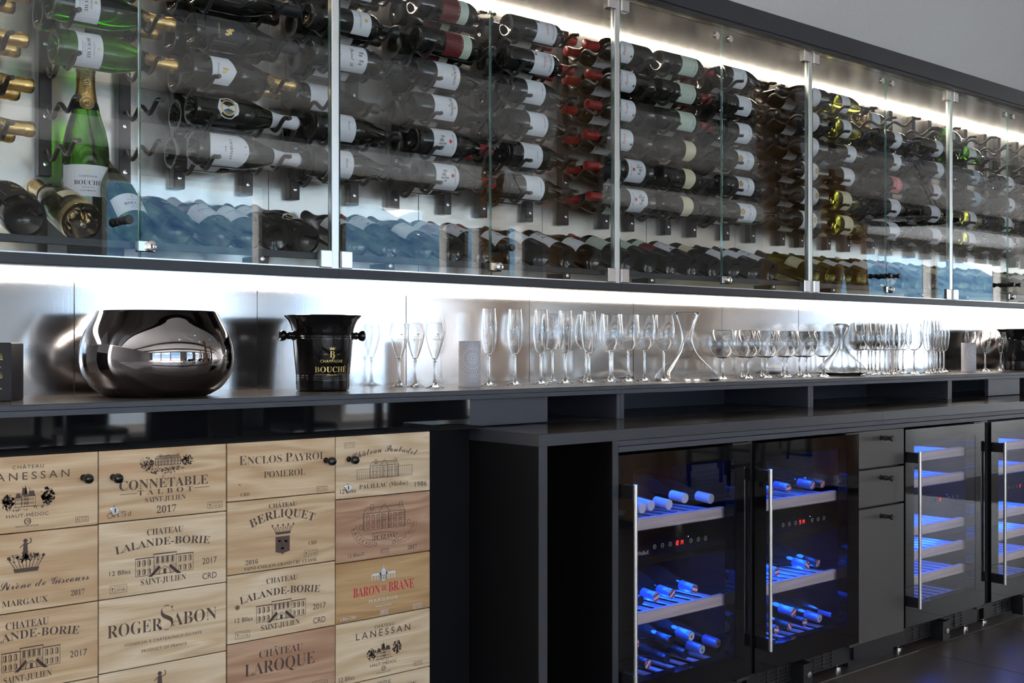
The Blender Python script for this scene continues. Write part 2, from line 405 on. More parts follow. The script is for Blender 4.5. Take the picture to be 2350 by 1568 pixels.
# window wall far behind the camera, seen only in the glass and the chrome
mb = MB().box(-6, 27, WALLY - .2, WALLY, 0, .12).box(-6, 27, WALLY - .2, WALLY, 3.16, 3.46)
WIN = [(-5.2, -2.5), (-2.3, .2), (.4, 3.0), (4.95, 7.0), (8.2, 10.0), (10.3, 10.6), (11.1, 11.45), (11.85, 12.35), (17.4, 17.6), (19.6, 23.4), (23.6, 26.6)]  # first three windows are added for their light, not mirrored in the glass
e_ = [-6] + [q for w_ in WIN for q in w_] + [27]
for a, b in zip(e_[::2], e_[1::2]): mb.box(a, b, WALLY - .2, WALLY, .12, 3.16)
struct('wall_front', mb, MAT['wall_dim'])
for k, (a, b) in enumerate(WIN):
    t = tag(thing('window_%d' % (k + 1), None, None), kind='structure')
    f = MB(); f.box(a, a + .05, WALLY - .15, WALLY + .02, .12, 3.16).box(b - .05, b, WALLY - .15, WALLY + .02, .12, 3.16)
    f.box(a + .05, b - .05, WALLY - .15, WALLY + .02, .12, .22).box(a + .05, b - .05, WALLY - .15, WALLY + .02, 3.08, 3.16)
    f.build('window_frame', MAT['wall_white'], t)
    MB().box(a + .05, b - .05, WALLY - .08, WALLY - .07, .22, 3.08).build('pane', MAT['window_pane'], t)
for k, y in enumerate((-4.9, -1.9)):
    struct('trim_%d' % (k + 2), MB().box(-6, 27, y - .12, y + .12, 3.2 if k == 0 else 3.3, 3.46), MAT['beam'])
# terrace and wooded hill outside
struct('terrace', MB().box(-20, 60, -40, WALLY - .2, -.2, -.05), MAT['paving'])
hv = []; hf = []; nx, ny = 60, 8
for j in range(ny + 1):
    for i in range(nx + 1):
        x = -30 + 140 * i / nx; y = -38 - 30 * j / ny
        prof = 12.3 + 1.6 * math.sin(x * .11) + 1.2 * math.sin(x * .37 + 1) + (3.5 if x < 12 else 0) * max(0, 1 - abs(x - 8) / 20)
        hv.append((x, y, -1 + prof * math.sin(min(1, j / 5) * 1.57)))
for j in range(ny):
    for i in range(nx): a = j * (nx + 1) + i; hf.append((a, a + 1, a + nx + 2, a + nx + 1))
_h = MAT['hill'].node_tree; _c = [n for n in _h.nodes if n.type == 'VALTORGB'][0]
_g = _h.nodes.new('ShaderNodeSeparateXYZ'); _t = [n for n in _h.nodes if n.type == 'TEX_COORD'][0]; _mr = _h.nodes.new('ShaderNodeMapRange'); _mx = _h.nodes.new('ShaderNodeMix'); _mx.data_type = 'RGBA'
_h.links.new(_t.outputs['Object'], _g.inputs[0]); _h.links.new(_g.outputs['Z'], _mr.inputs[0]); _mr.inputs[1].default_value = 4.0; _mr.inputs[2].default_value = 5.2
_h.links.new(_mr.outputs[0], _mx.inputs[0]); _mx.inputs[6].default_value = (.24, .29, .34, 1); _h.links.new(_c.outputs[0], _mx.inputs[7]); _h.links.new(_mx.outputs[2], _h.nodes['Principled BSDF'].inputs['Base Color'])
struct('hills', MB().add(hv, hf), MAT['hill'], smooth=True)

# log columns, tables, chairs, lamps of the dining room (they show in the mirrors and glass)
def log_column(x, y, r, label):
    t = thing('log_column', label, 'column', (x, y, 0), group=None)
    prof = []; n = 26; mbb = MB(); v = []; f = []; m = 20
    for k in range(n + 1):
        z = 3.46 * k / n; rr = r * (1.12 - .2 * k / n + .05 * math.sin(k * .9 + x))
        ox, oy = .05 * math.sin(k * .35 + x), .04 * math.cos(k * .28 + x)
        v += [(ox + rr * (1 + .07 * math.sin(3 * a + k * .2)) * math.cos(a), oy + rr * (1 + .07 * math.sin(3 * a + k * .2)) * math.sin(a), z) for a in [2 * math.pi * i / m for i in range(m)]]
    for k in range(n):
        for i in range(m): f.append((k * m + i, k * m + (i + 1) % m, (k + 1) * m + (i + 1) % m, (k + 1) * m + i))
    mbb.add(v, f); mbb.build('trunk', MAT['log'], t, True)
    MB().lathe([(0, 0), (r * 1.25, 0), (r * 1.25, .06), (0, .06)], 24).build('base_collar', MAT['brushed'], t, True)
    return t
log_column(5.65, -.72, .2, 'thick varnished log column mirrored in the first wine fridge door')
log_column(8.45, -1.05, .2, 'thick varnished log column mirrored in the second wine fridge door')
log_column(9.4, -6.2, .16, 'slim varnished log column mirrored between second and third glass bays')
log_column(13.0, -3.6, .18, 'varnished log column mirrored beside the fourth glass bay')
log_column(16.5, -5.4, .18, 'farthest varnished log column standing near the windows')

def table(x, y, a, label, rnd=True):
    t = thing('dining_table', label, 'table', (x, y, 0), (0, 0, a))
    if rnd:
        MB().lathe([(0, .72), (.55, .72), (.56, .735), (.55, .75), (0, .75)], 32).build('tabletop', MAT['wood_dark'], t, True)
        MB().lathe([(0, 0), (.28, 0), (.28, .02), (.04, .04), (.04, .72), (0, .72)], 20).build('pedestal', MAT['black_satin'], t, True)
    else:
        MB().bbox(-.6, .6, -.4, .4, .715, .75, .004).build('tabletop', MAT['wood_dark'], t)
        for sx_ in (-1, 1):
            for sy_ in (-1, 1): MB().box(sx_ * .55 - .03, sx_ * .55 + .03, sy_ * .35 - .03, sy_ * .35 + .03, 0, .715).build('leg', MAT['black_satin'], t)
    return t
_ch = {}
def chair(x, y, a, label):
    t = thing('dining_chair', label, 'chair', (x, y, 0), (0, 0, a))
    if not _ch:
        _ch['seat'] = MB().bbox(-.23, .23, -.23, .23, .42, .48, .02).mesh('seat', MAT['fabric_dark'])
        _ch['backrest'] = MB().bbox(-.23, .23, .19, .24, .46, .90, .015).mesh('backrest', MAT['fabric_dark'])
        _ch['leg'] = MB().tube([(0, 0, .42), (0, 0, 0)], [.024, .015], 8).mesh('leg', MAT['wood_dark'])
        _ch['stretcher'] = MB().box(-.19, .19, -.012, .012, .17, .2).mesh('stretcher', MAT['wood_dark'])
    link('seat', _ch['seat'], t); link('backrest', _ch['backrest'], t); link('stretcher', _ch['stretcher'], t, (0, -.19, 0)); link('stretcher', _ch['stretcher'], t, (0, .19, 0))
    for sx_ in (-1, 1):
        for sy_ in (-1, 1): link('leg', _ch['leg'], t, (sx_ * .2, sy_ * .2, 0), (R(3) * -sy_, R(3) * sx_, 0))
T0 = [(7.3, -2.1, True), (10.2, -2.6, True), (5.0, -2.8, False), (13.5, -4.6, True), (3.4, -3.4, False), (9.0, -4.6, False)]
TN = ['round dark table behind the first log column', 'round dark table behind the second log column', 'rectangular dark table laid with folded napkins', 'round dark table near the far windows',
      'rectangular dark table nearest the plain end wall', 'rectangular dark table beside the slim log column']
SD = ['the bar side', 'the window side', 'the wall end', 'the far end']
for k, (x, y, r_) in enumerate(T0):
    table(x, y, 0, TN[k], r_)
    for q, (dx, dy, a) in enumerate(((0, .72, 0), (0, -.72, math.pi), (-.85, 0, R(90)), (.85, 0, R(-90)))):
        chair(x + dx, y + dy, a, 'dark padded chair on ' + SD[q] + ' of ' + TN[k].replace('laid with', 'with'))
for k, (dx, dy) in enumerate(((-.25, .15), (.3, .12), (-.2, -.2), (.28, -.2))):
    z = MB().lathe([(0, 0), (.07, 0), (.03, .12), (0, .2)], 8).build('napkin', MAT['napkin'], None, True, (5.0 + dx, -2.8 + dy, .752))
    tag(z, 'folded grey napkin standing on the laid table, ' + ['bar side, wall end', 'bar side, far end', 'window side, wall end', 'window side, far end'][k], 'napkin', 'napkins on the laid table')
def ring_lamp(x, y, z, r, m, label):
    t = thing('ring_lamp', label, 'lamp', (x, y, z))
    v = []; f = []; n = 48
    for i in range(n):
        a = 6.28318 * i / n; c, s_ = math.cos(a), math.sin(a)
        v += [(c * (r - .04), s_ * (r - .04), -.03), (c * (r + .04), s_ * (r + .04), -.03), (c * (r + .04), s_ * (r + .04), .03), (c * (r - .04), s_ * (r - .04), .03)]
    for i in range(n):
        j = (i + 1) % n
        for q in range(4): f.append((i * 4 + q, j * 4 + q, j * 4 + (q + 1) % 4, i * 4 + (q + 1) % 4))
    MB().add(v, f).build('ring', MAT[m], t)
    for k in range(3): a = 2.094 * k; MB().tube([(r * math.cos(a), r * math.sin(a), .03), (0, 0, 3.46 - z)], .004, 5).build('cord', MAT['ring'], t)
ring_lamp(13, -2.4, 2.72, .62, 'ring', 'dark hanging ring lamp mirrored in the fourth glass bay')
ring_lamp(7.3, -3.8, 2.45, .62, 'wall_white', 'pale hanging ring lamp mirrored in the second glass bay')
for k, (x, y) in enumerate(((2, -1.2), (5, -1.0), (8.5, .3), (11.5, .3), (3.5, .2), (6.3, .6))):
    t = thing('ceiling_spot', 'round recessed ceiling spot, %s along the bar' % ['first by the wall', 'third', 'fifth', 'sixth and last', 'second', 'fourth'][k], 'lamp', (x, y, 3.44))
    MB().lathe([(.055, 0), (.075, 0), (.075, .02), (.055, .02)], 20).build('trim_ring', MAT['brushed'], t, True)
    MB().lathe([(0, .006), (.055, .006)], 20).build('lens', MAT['lampshade'], t)

# ------------------------------------------------------------------ wall cabinet with glazed bays
struct('trim_4', MB().bbox(-1, XR + 3, 2.54, YSH + .05, Z_FAS1, Z_FAS2, .001), MAT['black_lam'])
ORD = ['first', 'second', 'third', 'fourth', 'fifth', 'sixth']
DW = 1.0575 / 2
def lock(parent, x, z):
    m = MB(); m.bbox(x - .022, x + .022, YG - .014, YG + .002, z - .014, z + .014, .003); m.build('lock_plate', MAT['chrome'], parent)
    v = MB(); v.lathe([(0, 0), (.012, 0), (.012, .01), (.009, .012), (0, .012)], 16)
    o = v.build('lock_cylinder', MAT['chrome'], parent, True, (x + .008, YG - .012, z)); o.rotation_euler = (R(90), 0, 0)
    k = MB().box(-.001, .001, -.0005, .0005, -.005, .005).build('keyhole', MAT['cap_black'], parent, False, (x + .008, YG - .0252, z))
KNOB = [(0, 0), (.007, 0), (.0075, .003), (.0055, .008), (.0065, .013), (.0085, .017), (.006, .022), (.006, .03), (.009, .034), (.0095, .038), (.008, .041), (0, .041)]
knob_me = MB().lathe([(a * 1.15, b * 1.25) for a, b in KNOB], 16).mesh('door_knob', MAT['cap_black'], True)
for i in range(6):
    x0, x1 = BAYX[i], BAYX[i + 1]
    t = thing('wine_cabinet', 'glass-fronted steel wine cabinet above the shelf, %s bay from the champagne end' % ORD[i], 'cabinet', (0, 0, 0), group=None)
    MB().bbox(x0, x1, 2.56, YW, Z_CAB0, Z_CAB1, .001).build('bottom_board', MAT['black_lam'], t)
    MB().box(x0, x1, 2.585, YB, Z_CAB1, Z_CAB1 + .004).build('floor_plate', MAT['steel'], t)
    MB().box(x0 + .001, x1, 2.575, YW, Z_CAB0 - .003, Z_CAB0 - .0002).build('underside_plate', MAT['steel'], t)
    MB().box(x0, x1, 2.56, YW, Z_CEIL, Z_CEIL + .02).build('ceiling_panel', MAT['steel_ceiling'], t)
    MB().box(x0, x1, 2.545, 2.57, Z_CEIL - .004, Z_FAS1).build('top_track', MAT['black_lam'], t)
    for a, b in ((x0, x0 + DW - .001), (x0 + DW + .001, x1 - .001)):
        MB().box(a + .001, b, YB, YB + .015, Z_CAB1, Z_CEIL).build('back_panel', MAT['steel_back'], t)
        MB().box(a + .001, b, YW - .012, YW, Z_SH, Z_CAB0 - .003).build('splashback_panel', MAT['steel'], t)
    MB().box(x0 + .004, x1 - .004, YB - .014, YB - .002, Z_CEIL - .010, Z_CEIL - .003).build('light_strip', MAT['led'], t)
    MB().box(x0 + .004, x1 - .004, YW - .05, YW - .030, Z_CAB0 - .012, Z_CAB0 - .004).build('light_strip', MAT['led_under'], t)
    MB().bbox(x1 - .012, x1 + .010, YG - .004, YG + .016, Z_CAB1, Z_CEIL, .001).build('post', MAT['post'], t)
    for s_, (a, b) in enumerate(((x0 + .014, x0 + DW - .002), (x0 + DW + .002, x1 - .016))):
        m = MB(); v = [(x, y, z) for z in (Z_CAB1 + .004, Z_CEIL - .008) for y in (YG - .004, YG + .004) for x in (a, b)]
        m.add(v, [(0, 1, 5, 4)]); m.mi = 1; m.add(v, [(2, 6, 7, 3)]); m.mi = 2; m.add(v, [(0, 4, 6, 2), (1, 3, 7, 5), (0, 2, 3, 1), (4, 5, 7, 6)])
        d = m.build('glass_door', [MAT['pane'], MAT['pane_back'], MAT['pane_edge']], t)
        hx = a - .004 if s_ == 0 else b + .002
        for z0 in (Z_CAB1 + .002, Z_CEIL - .052):
            c0, c1 = (a - .002, a + .034) if s_ == 0 else (b - .034, b + .002)
            MB().bbox(c0, c1, YG - .012, YG + .012, z0, z0 + .046, .002).build('hinge', MAT['brushed'], d)
        kx = b - .075 if s_ == 0 else a + .03
        if i in (0, 1, 3, 4, 5):
            xx = (x0 + DW) - .045 if (s_ == 0) else (x0 + DW) + .02
            if not (s_ == 1 and i in (0,)) and not (s_ == 0 and i == 1):
                o = link('door_knob', knob_me, d, (xx + (.02 if i == 1 else 0), YG - .004, Z_CAB1 + .085), (R(90), 0, 0))
                link('inner_knob', knob_me, d, (xx + (.02 if i == 1 else 0), YG + .004, Z_CAB1 + .085), (R(-90), 0, 0))
        # round stop at the top of each leaf
        cx_ = b - .035 if s_ == 0 else a + .035
        q = MB().lathe([(0, 0), (.012, 0), (.012, .006), (0, .006)], 16).build('stop_disc', MAT['brushed'], d, True, (cx_, YG - .012, Z_CEIL - .045)); q.rotation_euler = (R(-90), 0, 0)
    lock(t, x0 + DW + .012, Z_CAB1 + .03)
    MB().box(x0 + .01, x1 - .01, YG - .006, YG + .006, Z_CAB1, Z_CAB1 + .004).build('bottom_track', MAT['brushed'], t)

# ------------------------------------------------------------------ peg racks
ROWZ = [ZC + 1.017 - .102 * i for i in range(6)]
YF, YBK = 2.755, 2.862
COLX = [.560 + .3517 * k for k in range(17)]         # x of the bottle bases
def peg_mesh(name, up):
    pts = []
    for k in range(29):
        s_ = k / 28; y = 2.925 - s_ * .25
        z = -.025 - .013 * math.cos((y - YBK) / (YBK - YF) * 2 * math.pi) + up
        if y > YBK + .035: z = -.012 + up
        if y < YF - .045: z = max(z, -.016 + up)
        pts.append((0, y, z))
    return MB().tube(pts, .0058, 8).mesh(name, MAT['rubber'], True)
peg_me = peg_mesh('peg', -.012); pegn_me = peg_mesh('peg', .012)
screw_me = MB().lathe([(0, 0), (.006, 0), (.006, .002), (.003, .003), (0, .003)], 12).mesh('screw', MAT['brushed'], True)
RZ0, RZ1 = ROWZ[5] - .085, Z_CEIL - .03
rail_me = MB().bbox(-.016, .016, 2.912, YB, RZ0, RZ1, .002).mesh('rail', MAT['rail'])
CN = ['first', 'second', 'third', 'fourth', 'fifth', 'sixth', 'seventh', 'eighth', 'ninth', 'tenth', 'eleventh', 'twelfth', 'thirteenth', 'fourteenth', 'fifteenth', 'sixteenth', 'seventeenth']
REV = {6, 9}
for k, cx in enumerate(COLX):
    t = thing('peg_rack', 'dark wall rack of two rails with wavy pegs, %s column from the champagne end' % CN[k], 'rack')
    xa = cx + .043; xb = cx + .245
    if k in REV: xa, xb = cx + .262, cx + .06
    for q, x in enumerate((xa, xb)):
        link('rail', rail_me, t, (x, 0, 0))
        for z in ROWZ: link('peg', peg_me if q == 0 else pegn_me, t, (x, 0, z - (0 if q == 0 else .002)))
        for z in (RZ0 + .03, RZ0 + .15, RZ0 + .33, RZ0 + .52): link('screw', screw_me, t, (x, 2.912, z), (R(90), 0, 0))

# ------------------------------------------------------------------ bottles
def prof_bordeaux(r=.0385, H=.300):
    return [(0, .012), (r * .55, .008), (r * .8, .001), (r * .95, .001), (r, .008), (r, .190), (r * .97, .203), (r * .8, .218), (r * .5, .232), (.0155, .243), (.0145, .26), (.0142, H - .02), (.0155, H - .018), (.0155, H - .002), (.013, H), (0, H)]
def prof_burgundy(r=.041, H=.298):
    return [(0, .014), (r * .55, .010), (r * .8, .001), (r * .95, .001), (r, .008), (r, .140), (r * .96, .160), (r * .82, .185), (r * .6, .210), (.018, .235), (.0145, .25), (.0142, H - .02), (.0155, H - .018), (.0155, H - .002), (.013, H), (0, H)]
def prof_champ(r=.0435, H=.310):
    return [(0, .024), (r * .5, .016), (r * .78, .001), (r * .95, .001), (r, .009), (r, .130), (r * .97, .150), (r * .84, .178), (r * .62, .208), (.020, .235), (.0165, .262), (.0165, H - .02), (.0175, H - .016), (.017, H - .002), (.013, H), (0, H)]
def rad_at(prof, z):
    for (r0, z0), (r1, z1) in zip(prof[4:], prof[5:]):
        if z0 <= z <= z1 and z1 > z0: return r0 + (r1 - r0) * (z - z0) / (z1 - z0)
    return prof[4][0]
def wrap_patch(prof, z0, z1, half, eps=.0004, shape=None, n=14, nz=4):
    """label patch on the bottle side that faces -Y: angle -half..half"""
    v = []; f = []
    for j in range(nz + 1):
        for i in range(n + 1):
            a = -half + 2 * half * i / n; z = z0 + (z1 - z0) * j / nz
            if shape == 'penta' and j == nz: z += (z1 - z0) * .35 * (1 - abs(a) / half)
            if shape == 'penta' and j == 0: z += 0
            if shape == 'bow' and j == nz: z += (z1 - z0) * .25 * math.cos(a / half * 1.57)
            if shape == 'bow' and j == 0: z -= (z1 - z0) * .15 * math.cos(a / half * 1.57)
            r = rad_at(prof, min(z, prof[-3][1])) + eps
            v.append((r * math.sin(a), -r * math.cos(a), z))
    for j in range(nz):
        for i in range(n): a = j * (n + 1) + i; f.append((a, a + 1, a + n + 2, a + n + 1))
    return MB().add(v, f)
def wrap_fn(prof, zc, eps=.0009):
    def fn(x, y):
        z = zc + y; r = rad_at(prof, z) + eps; a = x / r
        return (r * math.sin(a), -r * math.cos(a), z)
    return fn
def seal_patch(prof, zc, rad, n=18, scal=.0):
    v = [wrap_fn(prof, zc, .0005)(0, 0)]; f = []
    for i in range(n):
        rr = rad * (1 + scal * math.sin(i * 2.4)); v.append(wrap_fn(prof, zc, .0005)(rr * math.cos(6.2832 * i / n), rr * math.sin(6.2832 * i / n)))
    for i in range(n): f.append((0, 1 + i, 1 + (i + 1) % n))
    return MB().add(v, f)

KINDS = {}
def kind(key, desc, form, glass, cap, z0, z1, half, paper, texts=(), extra=None, shape=None, scale=1.0, necklab=None):
    """desc: words for the label property; texts: (string, dy, w, h, style, ink)"""
    prof = {'b': prof_bordeaux, 'u': prof_burgundy, 'c': prof_champ}[form]()
    H = prof[-1][1]; P = []
    P.append(('glass_body', MB().lathe(prof, 28).mesh('glass_body', MAT[glass], True), []))
    if form == 'c':
        zf = .222 if necklab != 'low' else .215
        cp = [(r + .0008, z) for r, z in prof if z >= .235]
        cp = [(rad_at(prof, zf) + .0009, zf)] + cp[:-1]; cp += [(.0135, H + .001), (0, H + .0015)]
        # wired cork bulge
        cp = [c for c in cp if c[1] < H - .045] + [(.0172, H - .045), (.0178, H - .030), (.0168, H - .026), (.0185, H - .018), (.0188, H - .006), (.014, H + .001), (0, H + .002)]
        P.append(('foil_capsule', MB().lathe(cp, 20).mesh('foil_capsule', MAT['gold_foil' if cap == 'gold' else cap], True), []))
        if cap == 'gold':
            P.append(('neck_band', MB().lathe([(rad_at(prof, zf - .006) + .0012, zf - .006), (rad_at(prof, zf + .007) + .0014, zf + .007)], 20).mesh('neck_band', MAT['paper_black'], True), []))
            sm = seal_patch(prof, zf + .004, .013).mesh('neck_seal', MAT['gold_smooth'])
            for vv in sm.vertices: vv.co.x *= 1.10; vv.co.y *= 1.14
            sf = Flat(); sf.ring(0, 0, .0105, .0009, 14); sf.ring(0, 0, .0082, .0006, 14); sf.text('AC', 0, 0, .010, .007, 'serif')
            sq = sf.mesh('seal_print', wrap_fn(prof, zf + .004, .0009), 'ink')
            for vv in sq.vertices: vv.co.x *= 1.10; vv.co.y *= 1.16
            P.append(('neck_seal', sm, [('seal_print', sq)]))
    else:
        cp = [(r + .0007, z) for r, z in prof if z >= H - .058 and r > 0]
        cp = [(rad_at(prof, H - .058) + .0007, H - .058)] + cp + [(0, H + .0008)]
        P.append(('capsule', MB().lathe(cp, 20).mesh('capsule', MAT[cap], True), []))
    subs = []
    zc = (z0 + z1) / 2
    byink = {}
    for tx, dy, w_, h_, st, ink in texts:
        byink.setdefault(ink, Flat())
        if tx == '#bar': byink[ink].rect(-w_ / 2, dy - h_ / 2, w_ / 2, dy + h_ / 2)
        elif tx == '#dot': byink[ink].disc(w_, dy, h_)
        elif tx == '#ring': byink[ink].ring(0, dy, w_, h_)
        elif tx == '#frame': byink[ink].frame(-w_ / 2, dy - h_ / 2, w_ / 2, dy + h_ / 2, .0008)
        elif tx == '#leaf':
            for q in range(9): byink[ink].disc(w_ + .006 * math.cos(q * 2.1), dy + .006 * math.sin(q * 1.7), .0035, 6)
        else: byink[ink].text(tx, 0, dy, w_, h_, st)
    for ink, fl_ in byink.items(): subs.append(('lettering', fl_.mesh('lettering', wrap_fn(prof, zc, .0009), ink)))
    if shape == 'seal': lm = seal_patch(prof, zc, (z1 - z0) / 2, scal=.06)
    else: lm = wrap_patch(prof, z0, z1, half, shape=shape)
    P.append(('label', lm.mesh('label', MAT[paper]), subs))
    if extra:
        a0, a1, hf_, mm = extra; P.append(('back_label' if hf_ > 3 else 'label_band', wrap_patch(prof, a0, a1, min(hf_, 3.14), .0007, n=24).mesh('label_band', MAT[mm]), []))
    KINDS[key] = (desc, P, prof, scale)
I, G_, RD = 'ink', 'ink_gold', 'ink_red'
kind('champ', 'green champagne bottle with white label and gold foil', 'c', 'g_green', 'gold', .045, .105, 1.25, 'paper',
     (('BOUCHÉ', -.004, .052, .0085, 'serif', I), ('CHAMPAGNE', .008, .034, .003, 'sans', I), ('PÈRE & FILS', -.013, .022, .002, 'sans', I), ('Cuvée Réservée', -.019, .028, .0028, 'ital', I), ('#dot', .019, 0, .003, '', G_)))
kind('prosdark', 'black prosecco bottle with gold-lined black label', 'c', 'g_dark', 'cap_black', .035, .120, 1.0, 'paper_black',
     (('#frame', 0, .062, .074, '', G_), ('PROSECCO', -.018, .034, .005, 'serif', G_), ('#leaf', .015, 0, 0, '', G_), ('#leaf', .008, .004, 0, '', G_)), shape='bow')
kind('proswhite', 'dark prosecco bottle with white pointed label and gold foil', 'c', 'g_dark', 'gold', .050, .100, .95, 'paper',
     (('Prosecco', -.008, .034, .006, 'serif', I), ('#frame', .010, .010, .008, '', G_), ('#leaf', .010, 0, 0, '', G_)), shape='penta')
kind('seal', 'dark sparkling bottle with white scalloped seal label', 'c', 'g_dark', 'cap_white', .055, .115, 1, 'paper',
     (('#ring', 0, .020, .004, '', G_), ('#frame', .003, .010, .012, '', G_)), shape='seal')
kind('charmat', 'dark sparkling bottle with wide white label and white cap', 'c', 'g_dark', 'cap_white', .040, .118, 1.25, 'paper',
     (('CHARMAT', .008, .056, .0075, 'serif', I), ('Brut', -.008, .016, .004, 'ital', I), ('#bar', -.018, .03, .0006, '', I)), shape='bow')
kind('golddot', 'dark wine bottle with white label and gold dot', 'b', 'g_dark', 'cap_black', .125, .185, 1.2, 'paper',
     (('MARASCHINO', -.006, .05, .005, 'serif', I), ('#dot', .012, 0, .006, '', G_), ('#bar', -.016, .036, .0008, '', I)))
kind('saint', 'dark wine bottle with large white label of script and crest', 'b', 'g_dark', 'cap_black', .055, .165, 1.3, 'paper',
     (('Saint L', .006, .055, .013, 'script', I), ('#leaf', .034, -.012, 0, '', 'icon'), ('#leaf', .034, .012, 0, '', 'icon'), ('#bar', -.02, .03, .0008, '', RD), ('#bar', -.024, .04, .0008, '', RD), ('#dot', -.034, 0, .003, '', G_)))
kind('conti', 'dark burgundy-shaped bottle with white label and small script', 'u', 'g_dark', 'cap_black', .045, .125, 1.25, 'paper',
     (('Conti', .018, .026, .007, 'script', I), ('#bar', .004, .034, .0008, '', I), ('#bar', -.004, .04, .0008, '', I), ('#bar', -.014, .03, .0008, '', I)))
kind('villa', 'dark wine bottle with wine-red label and cream picture band', 'b', 'g_dark', 'cap_black', .085, .150, 1.4, 'paper_wine',
     (('#bar', .02, .06, .001, '', G_), ('#bar', .01, .06, .001, '', G_), ('#bar', -.02, .05, .001, '', G_), ('VILLA', .028, .05, .004, 'serif', G_)), extra=(.150, .182, 1.35, 'paper_green'))
kind('hermon', 'dark wine bottle with white label lettered across and copper mark', 'u', 'g_dark', 'cap_black', .055, .140, 1.2, 'paper',
     (('HERMON', .022, .060, .0095, 'serif', I), ('#dot', .032, .005, .004, '', 'copper'), ('#bar', .006, .05, .0008, '', I), ('#bar', -.004, .036, .0008, '', I), ('#dot', .012, 0, .004, '', 'copper')))
kind('estate', 'dark wine bottle with white label, red script and red capsule', 'b', 'g_dark', 'cap_red', .100, .185, 1.35, 'paper',
     (('Estate', .004, .040, .013, 'script', RD), ('DE MARTINO', .028, .062, .0065, 'sans', I), ('#bar', -.010, .03, .0007, '', I), ('#bar', -.016, .04, .0007, '', I), ('#dot', -.034, -.02, .005, '', 'copper')))
kind('white', 'dark burgundy-shaped bottle with plain white label', 'u', 'g_dark', 'cap_black', .065, .142, 1.3, 'paper',
     (('TERRUÑO'.replace('Ñ', 'N'), .024, .036, .0045, 'serif', I), ('#bar', .01, .02, .0006, '', I), ('#bar', -.01, .03, .0006, '', I)))
kind('grape', 'dark burgundy-shaped bottle with white label and grey grape leaf', 'u', 'g_dark', 'cap_red', .045, .130, 1.3, 'paper',
     (('#leaf', -.01, -.01, 0, '', 'icon'), ('#leaf', -.016, .004, 0, '', 'icon'), ('#leaf', -.005, .012, 0, '', 'icon'), ('#dot', .018, 0, .006, '', 'ink_red'), ('Montepulciano', .03, .05, .006, 'script', I)))
kind('pale', 'dark wine bottle with pale green-grey label', 'b', 'g_dark', 'cap_red', .095, .180, 1.25, 'paper_green',
     (('CH. DOWINA', .028, .056, .006, 'sans', I), ('#ring', .0, .014, .0008, '', 'icon'), ('#ring', -.01, .018, .0008, '', 'icon'), ('V', .03, .001, .001, 'sans', 'icon')))
kind('cream', 'dark wine bottle with curved cream label bands', 'b', 'g_dark', 'cap_black', .120, .160, 1.3, 'paper_cream',
     (('#bar', .014, .085, .0012, '', G_), ('#bar', -.012, .085, .0012, '', G_)), shape='bow')
kind('muscat', 'dark wine bottle with white script label and round gold crest', 'b', 'g_dark', 'cap_black', .075, .170, 1.2, 'paper',
     (('Monte Muscat', .012, .062, .008, 'script', I), ('#dot', -.033, 0, .0125, '', 'ink_gold'), ('#ring', -.033, .009, .0015, '', I), ('#bar', -.002, .04, .0008, '', 'icon')))
kind('olive', 'olive-green white wine bottle with white label', 'u', 'g_olive', 'cap_dark', .055, .115, 1.3, 'paper',
     (('#bar', .01, .06, .001, '', I), ('#bar', .014, .06, .001, '', I), ('SILVAN', .0, .03, .004, 'serif', I)))
kind('brown', 'brown wine bottle with white label', 'b', 'g_brown', 'cap_black', .085, .150, 1.2, 'paper', (('#bar', .01, .05, .001, '', I), ('#bar', 0, .04, .001, '', I)))
kind('yellow', 'brown white-wine bottle with banded yellow label', 'u', 'g_olive', 'cap_black', .060, .125, 1.4, 'paper_cream',
     (('#bar', .02, .09, .002, '', G_), ('#bar', .012, .09, .002, '', 'paper'), ('#bar', -.01, .05, .0008, '', I)))
kind('band', 'dark white-wine bottle with double white label bands', 'b', 'g_dark', 'cap_dark', .105, .165, 1.4, 'paper', (('#bar', .006, .105, .0012, '', I), ('#bar', -.012, .04, .0008, '', I)))
kind('pink', 'dark wine bottle with pink lettered label', 'b', 'g_dark', 'cap_black', .09, .16, 1.3, 'paper_red', (('AGIO', .008, .05, .012, 'serif', 'paper'),))
kind('blue', 'dark bottle with slate blue label', 'b', 'g_dark', 'cap_dark', .11, .17, 1.3, 'paper_blue', (('#bar', .0, .05, .001, '', 'paper'), ('#frame', 0, .07, .05, '', 'icon')))
kind('greenw', 'bright green wine bottle with silver-white label', 'u', 'g_green', 'cap_dark', .05, .12, 1.3, 'paper_green', (('#bar', .01, .05, .001, '', I), ('#bar', 0, .04, .001, '', I)))
kind('amber', 'amber glass wine bottle with white label', 'b', 'g_amber', 'cap_white', .10, .165, 1.3, 'paper', (('#bar', .01, .06, .001, '', I), ('#bar', .0, .06, .001, '', I)))

nb = {}
def put_bottle(key, loc, rot, label, group, lead=None, name='wine_bottle', scale=1.0):
    desc, P, prof, sc = KINDS[key]
    t = thing(name, label, 'bottle', loc, (0, 0, 0), group)
    t.rotation_mode = 'QUATERNION'; t.rotation_quaternion = rot.to_quaternion() if isinstance(rot, Matrix) else rot
    t.scale = (scale,) * 3
    for nm, me, subs in P:
        o = link(nm, me, t)
        for sn, sm in subs: link(sn, sm, o)
    return t
